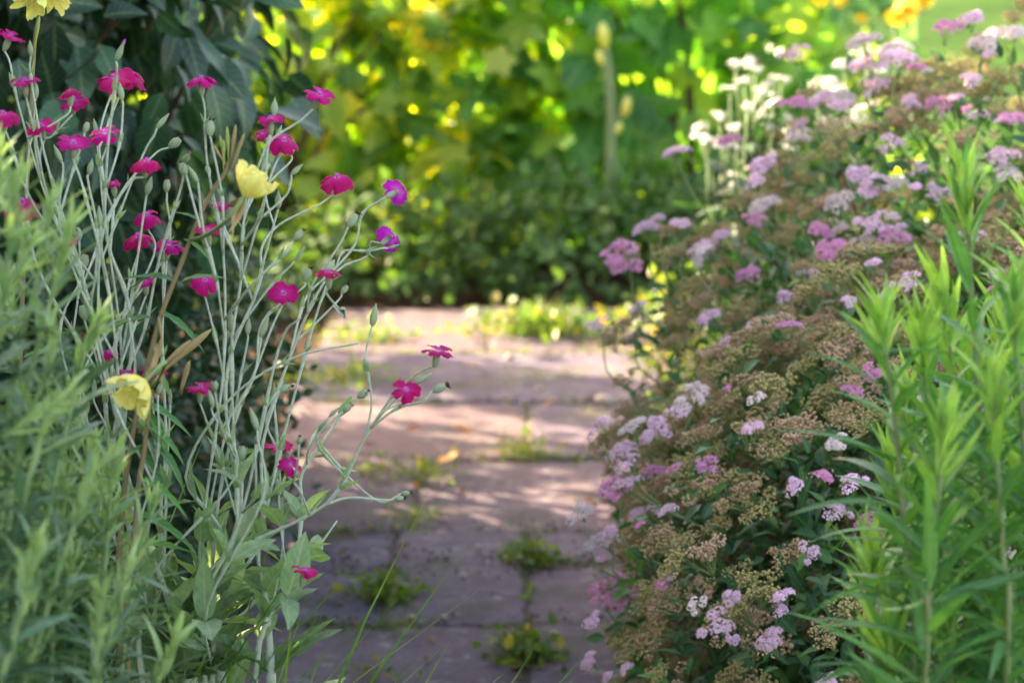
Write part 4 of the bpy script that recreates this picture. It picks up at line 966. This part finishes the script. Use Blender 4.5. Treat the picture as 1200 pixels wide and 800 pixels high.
yarrow('white flowered plant low among the spiraea clusters at its left edge', 3.9, [(830, 165, 34), (852, 172, 32), (862, 150, 28), (905, 150, 28), (920, 140, 30), (870, 218, 34), (850, 222, 30), (885, 232, 34), (822, 160, 24), (858, 206, 26), (905, 245, 26), (912, 180, 24), (925, 175, 26)], 2, 860)
yarrow('white flowered plant seen through the top of the spiraea', 3.95, [(965, 100, 44), (985, 108, 38), (1015, 60, 34), (1055, 55, 36), (990, 78, 34), (1030, 85, 30), (1000, 140, 34), (1015, 125, 30), (972, 140, 30)], 3, 985)
# yellow daisies near the lawn
def daisy_mesh(seed):
    pet = leaf_tpl(.38, lambda t: math.sin(math.pi * t ** .8) ** .6, .1, .25, 4)
    ch = [pet.moved(frames(np.array([[math.cos(a), .1, math.sin(a)]]), np.array([[0, 1., .01]]))[0] * .5) for a in np.arange(13) * 2 * math.pi / 13]
    return build_mesh('flower_head', ch, M['gold']), build_mesh('flower_centre', lathe([(.14, -.02), (.15, .05), (.10, .12), (.02, .15)], 10), M['gold'])
dm, dc = daisy_mesh(0)
def daisy(label, D, heads, bpx):
    b = P(bpx, 300, D); b[2] = 0; t = thing('yellow_daisy', label, 'flowering plant', b, 'golden daisies beside the lawn'); st, lv = [], []; r = np.random.default_rng(int(bpx))
    for (x, y, w) in heads:
        p = P(x, y, D); st.append(tube(smooth_path([b, (p + b) / 2 + r.normal(size=3) * .03, p], 5), .003, .002, 6))
        h = put('flower_head', dm, t, p - b, frames(norm(np.array([r.normal() * .4, -.8, .6]))[None], rvec(1, r))[0] * w * D / FPX); put('flower_centre', dc, h)
        for k in range(10):
            q = b + (p - b) * r.uniform(.1, .85); lv.append(ovate.moved(frames(rvec(1, r), rvec(1, r) + np.array([[0, 0, 1.]]))[0] * .08, q, rnd=r.uniform(0, 1)))
    part('stem', st, M['greenstem'], t); part('foliage', lv, M['vine'], t)
daisy('golden daisy plant beside the lawn with its largest flower at the top edge', 5.6, [(1060, 12, 44), (1078, -2, 36), (1048, 20, 26)], 1062)
daisy('golden daisy plant with small half hidden flowers left of the larger one', 6.2, [(1010, 22, 18), (985, 2, 20), (960, -2, 24)], 995)
# tall daylily with yellow buds standing in front of the vine
bl = P(712, 250, 6.55); bl[2] = 0
t = thing('daylily', 'tall pale flower stalk with yellow buds in front of the lobed leaves', 'flowering plant', bl)
part('stem', [tube(smooth_path([bl, P(714, 240, 6.55), P(716, 150, 6.55), P(713, 90, 6.55), P(709, 58, 6.55)], 6), .018, .012, 7), tube(smooth_path([P(716, 160, 6.55), P(728, 130, 6.55), P(732, 118, 6.55)], 4), .006, .004, 6)], M['palestem'], t)
budm = build_mesh('bud', lathe([(.05, 0), (.16, .2), (.22, .5), (.17, .8), (.03, 1.0)], 8), M['yellowp'])
for (x, y, w, dx) in ((709, 60, 34, -.1), (731, 138, 26, .2), (722, 158, 16, .4), (706, 78, 20, -.3)):
    put('bud', budm, t, P(x, y, 6.50) - bl, frames(norm(np.array([[dx, 0, 1]])), np.array([[0, 1., 0]]))[0] * w * 6.5 / FPX)
part('leaf', [leaf_tpl(.035, lambda t: 1 - t ** 3, .3, .25, 8).moved(frames(norm(np.array([[dx, dy, 1.4]])), np.array([[0, -1., .2]]))[0] * L, bl, rnd=.3) for dx, dy, L in ((.2, 0, .5), (-.3, .1, .4), (.5, .2, .5), (.35, .05, .45))], M['vine'], t)

# ------------------------------------------------------------------ weeds and litter on the path
def tuft(label, px, py, L, n, mat, seed, spread=.02, leafy=False, group='weeds in the joints of the paving'):
    L *= .9; mat = 'weed'; c = G(px, py, .004); ch = [blades([(0, 0, 0)], n, L, .035, seed, spread, .8, .8)]
    if leafy:
        r = np.random.default_rng(seed); k = n // 2; p = np.c_[r.normal(size=(k, 2)) * spread * 1.2, r.uniform(.005, L * .7, k)]
        ch += leaves_on([small], p, norm(np.c_[r.normal(size=(k, 2)), np.full(k, .8)]), L * .42, seed)
    o = put('weed_tuft', build_mesh('weed_tuft', ch, M[mat]), loc=c); tag(o, label, 'weed', group)
T = [('weed tuft with a reddish top filling the joint above the nearest slab row', 452, 705, .055, 260, 'weed', .022, True),
 ('grassy weed tuft at the lower corner of that joint', 470, 738, .035, 160, 'grass', .022, False),
 ('small round green weed tuft alone in the middle of the paving', 620, 662, .05, 240, 'weed', .018, True),
 ('green weed tuft at the bottom edge of the picture in the nearest joint', 620, 775, .055, 220, 'weed', .022, True),
 ('low grass tuft in the joint behind the round weed, on the shaded slab', 478, 612, .045, 190, 'grass', .035, False),
 ('sunlit yellowish weed tuft beside the pale crumpled leaf', 468, 562, .05, 160, 'weed', .04, True),
 ('sunlit yellow green weed tuft standing in the middle of the bright paving', 613, 538, .07, 200, 'grass', .022, False),
 ('flat weed patch in the far joint near the spiraea', 625, 452, .045, 260, 'grass', .06, False),
 ('bright weed patch left of the paving by the dark shrub', 405, 452, .06, 260, 'grass', .06, True),
 ('weed patch at the far left corner of the paving', 430, 402, .06, 220, 'weed', .05, True),
 ('bright bushy weed at the far end of the paving', 612, 392, .09, 300, 'weed', .05, True),
 ('second bright weed at the far end, nearer the spiraea', 662, 392, .08, 260, 'weed', .05, True),
 ('thin grass in the joint near the spiraea at mid distance', 690, 492, .04, 90, 'grass', .03, False),
 ('thin grass patch in the joint left of the near weed', 378, 742, .03, 110, 'grass', .035, False),
 ('weed sprig between the campion and the shaded paving', 385, 638, .03, 30, 'weed', .012, True),
 ('tiny green weed at the bottom edge below the near slab', 438, 800, .035, 60, 'weed', .02, True)]
for i, (lab, x, y, L, n, m, sp, lf_) in enumerate(T): tuft(lab, x, y, L, n, m, 500 + i, sp, lf_)
jg = []
rj = np.random.default_rng(77)
for y, xa, xb, k in ((4.68, -.40, -.1, 60), (4.95, -.02, .3, 100), (5.22, -.42, .1, 120), (4.18, .0, .3, 60), (5.22, .15, .33, 60), (4.68, .1, .33, 60), (5.5, -.2, .2, 80), (3.17, -.40, -.12, 60), (3.68, -.3, -.12, 30), (3.17, .06, .3, 30)):
    for _ in range(k): jg.append((rj.uniform(xa, xb), y + rj.normal() * .012, .008))
tag(put('joint_grass', build_mesh('joint_grass', blades(jg, 1100, .030, .06, 78, .006, .9, .8), M['weed'])), 'thin creeping grass along the joints of the paving', 'grass', kind='stuff')
# moss in the joints
r = np.random.default_rng(9); mp = []
for (x0, x1, y0, y1) in slabs:
    if y1 < 2.6: continue
    for k in range(60):
        mp.append((r.uniform(x0, x1), y0 + r.normal() * .006, .008) if k % 2 else (x0 + r.normal() * .006, r.uniform(y0, y1), .008))
mp = np.array(mp); mp = mp[np.sin(mp[:, 0] * 21 + 1) + np.sin(mp[:, 1] * 17) + r.normal(size=len(mp)) * .3 > .1]
mch = leaves_on([small], np.repeat(mp, 4, 0) + r.normal(size=(len(mp) * 4, 3)) * .005 * np.array([1, 1, .4]), norm(np.c_[r.normal(size=(len(mp) * 4, 2)) * .6, np.ones(len(mp) * 4)]), .010, 3)
tag(put('moss', build_mesh('moss', mch, M['weed'])), 'green moss and tiny weeds lining the joints between the slabs', 'moss', kind='stuff')
# soil crumbs and dry bits as loose litter along the joints
crumb = ico(1.0); r = np.random.default_rng(19); n = 1200
cp = np.c_[r.uniform(XL, XR, n), r.uniform(2.6, 5.9, n), np.full(n, .0165)]
edge = r.uniform(size=n) < .93; near = np.array([3.17, 3.42, 3.68, 4.18, 4.68, 5.22, 3.5, 5.22, 4.68, 4.68, 4.18])[r.integers(0, 11, n)]
cp[edge, 1] = near[edge] + np.abs(r.normal(size=edge.sum())) * .02 * np.sign(r.normal(size=edge.sum()) + .3)
tag(put('dirt', build_mesh('dirt', scatter(crumb, frames(rvec(n, r), rvec(n, r)) * (r.uniform(.0008, .0028, n))[:, None, None], cp, r.uniform(0, 1, n)), M['soil'])), 'loose soil crumbs scattered on the paving', 'dirt', kind='stuff')
M['dry'] = leaf_mat('dry_leaf', [(0, (.16, .07, .03)), (.5, (.34, .18, .08)), (1, (.62, .48, .34))], tint=(1.1, .9, .6), trans=.3, rough=.7)
curl = [leaf_tpl(.5, None, .45, -.35, 6, .3), leaf_tpl(.45, None, -.3, .5, 6, -.3)]
lit = [(512, 548, .045, 1.0, 'pale crumpled dry leaf on the sunlit slab beside the yellowish weed'), (530, 560, .04, .9, 'second pale dry leaf touching the crumpled one'), (552, 512, .035, .5, 'brown dry leaf on the bright paving above the crumpled leaf'), (650, 470, .03, .6, 'brown dry leaf near the thin grass patch'),
 (490, 575, .03, .5, 'small brown leaf just in front of the yellowish weed'), (420, 690, .025, .2, 'dark reddish leaf in the joint left of the weed tuft'), (385, 700, .022, .15, 'dark red leaf on the shaded left slab'), (505, 748, .018, .3, 'small dry leaf on the nearest slab row'), (470, 646, .022, .1, 'dark leaf fragment on the shaded slab'),
 (498, 770, .018, .05, 'dark curled leaf on the nearest slab'), (700, 600, .028, .4, 'dry leaf at the foot of the spiraea overhang'), (560, 430, .03, .7, 'tan leaf on the far bright slab'), (478, 512, .03, .45, 'brown leaf in the shadow streak'), (665, 520, .025, .5, 'brown leaf right of the bright grass tuft'),
 (395, 655, .022, .2, 'reddish leaf under the campion'), (585, 468, .022, .6, 'tan leaf fragment in the middle of the bright paving'), (540, 585, .02, .35, 'dry leaf on the edge of the shade'), (425, 520, .03, .5, 'brown leaf by the sunlit left edge')]
for i, (x, y, L, c, lab) in enumerate(lit):
    a = random.uniform(0, 6.3); d = np.array([[math.cos(a), math.sin(a), .15]])
    ch = curl[i % 2].moved(frames(d, np.array([[.1, .1, 1.]]))[0] * L, (0, 0, .004 + L * .1), rnd=c)
    tag(put('fallen_leaf', build_mesh('fallen_leaf', ch, M['dry']), loc=G(x, y, .014)), lab, 'leaf', 'dry leaves fallen on the paving')
M['stone'] = solid_mat('pebble', (.35, .28, .24), (.55, .47, .4), 90, .8, bump=.3)
for i, (x, y, s, lab) in enumerate([(597, 418, .016, 'pale round pebble alone on the far bright slab'), (707, 468, .022, 'largest pebble beside the spiraea'), (560, 640, .007, 'small pebble on the shaded slab'), (482, 722, .008, 'pinkish pebble in front of the weed tuft'), (520, 722, .006, 'tiny pebble right of the weed tuft'), (650, 742, .009, 'pebble near the weed at the bottom edge'), (345, 640, .009, 'pebble under the campion leaves'), (632, 455, .01, 'pebble in the far joint')]):
    b = ico(1.0); b.V = b.V * np.array([1, .8, .6]) * (1 + rng.uniform(-.12, .12, (12, 1)))
    o = put('pebble', build_mesh('pebble', b.moved(np.eye(3) * s), M['stone']), loc=G(x, y, .014 + s * .5)); tag(o, lab, 'pebble', 'pebbles on the paving')
    md = o.modifiers.new('round', 'SUBSURF'); md.levels = 2; md.render_levels = 2
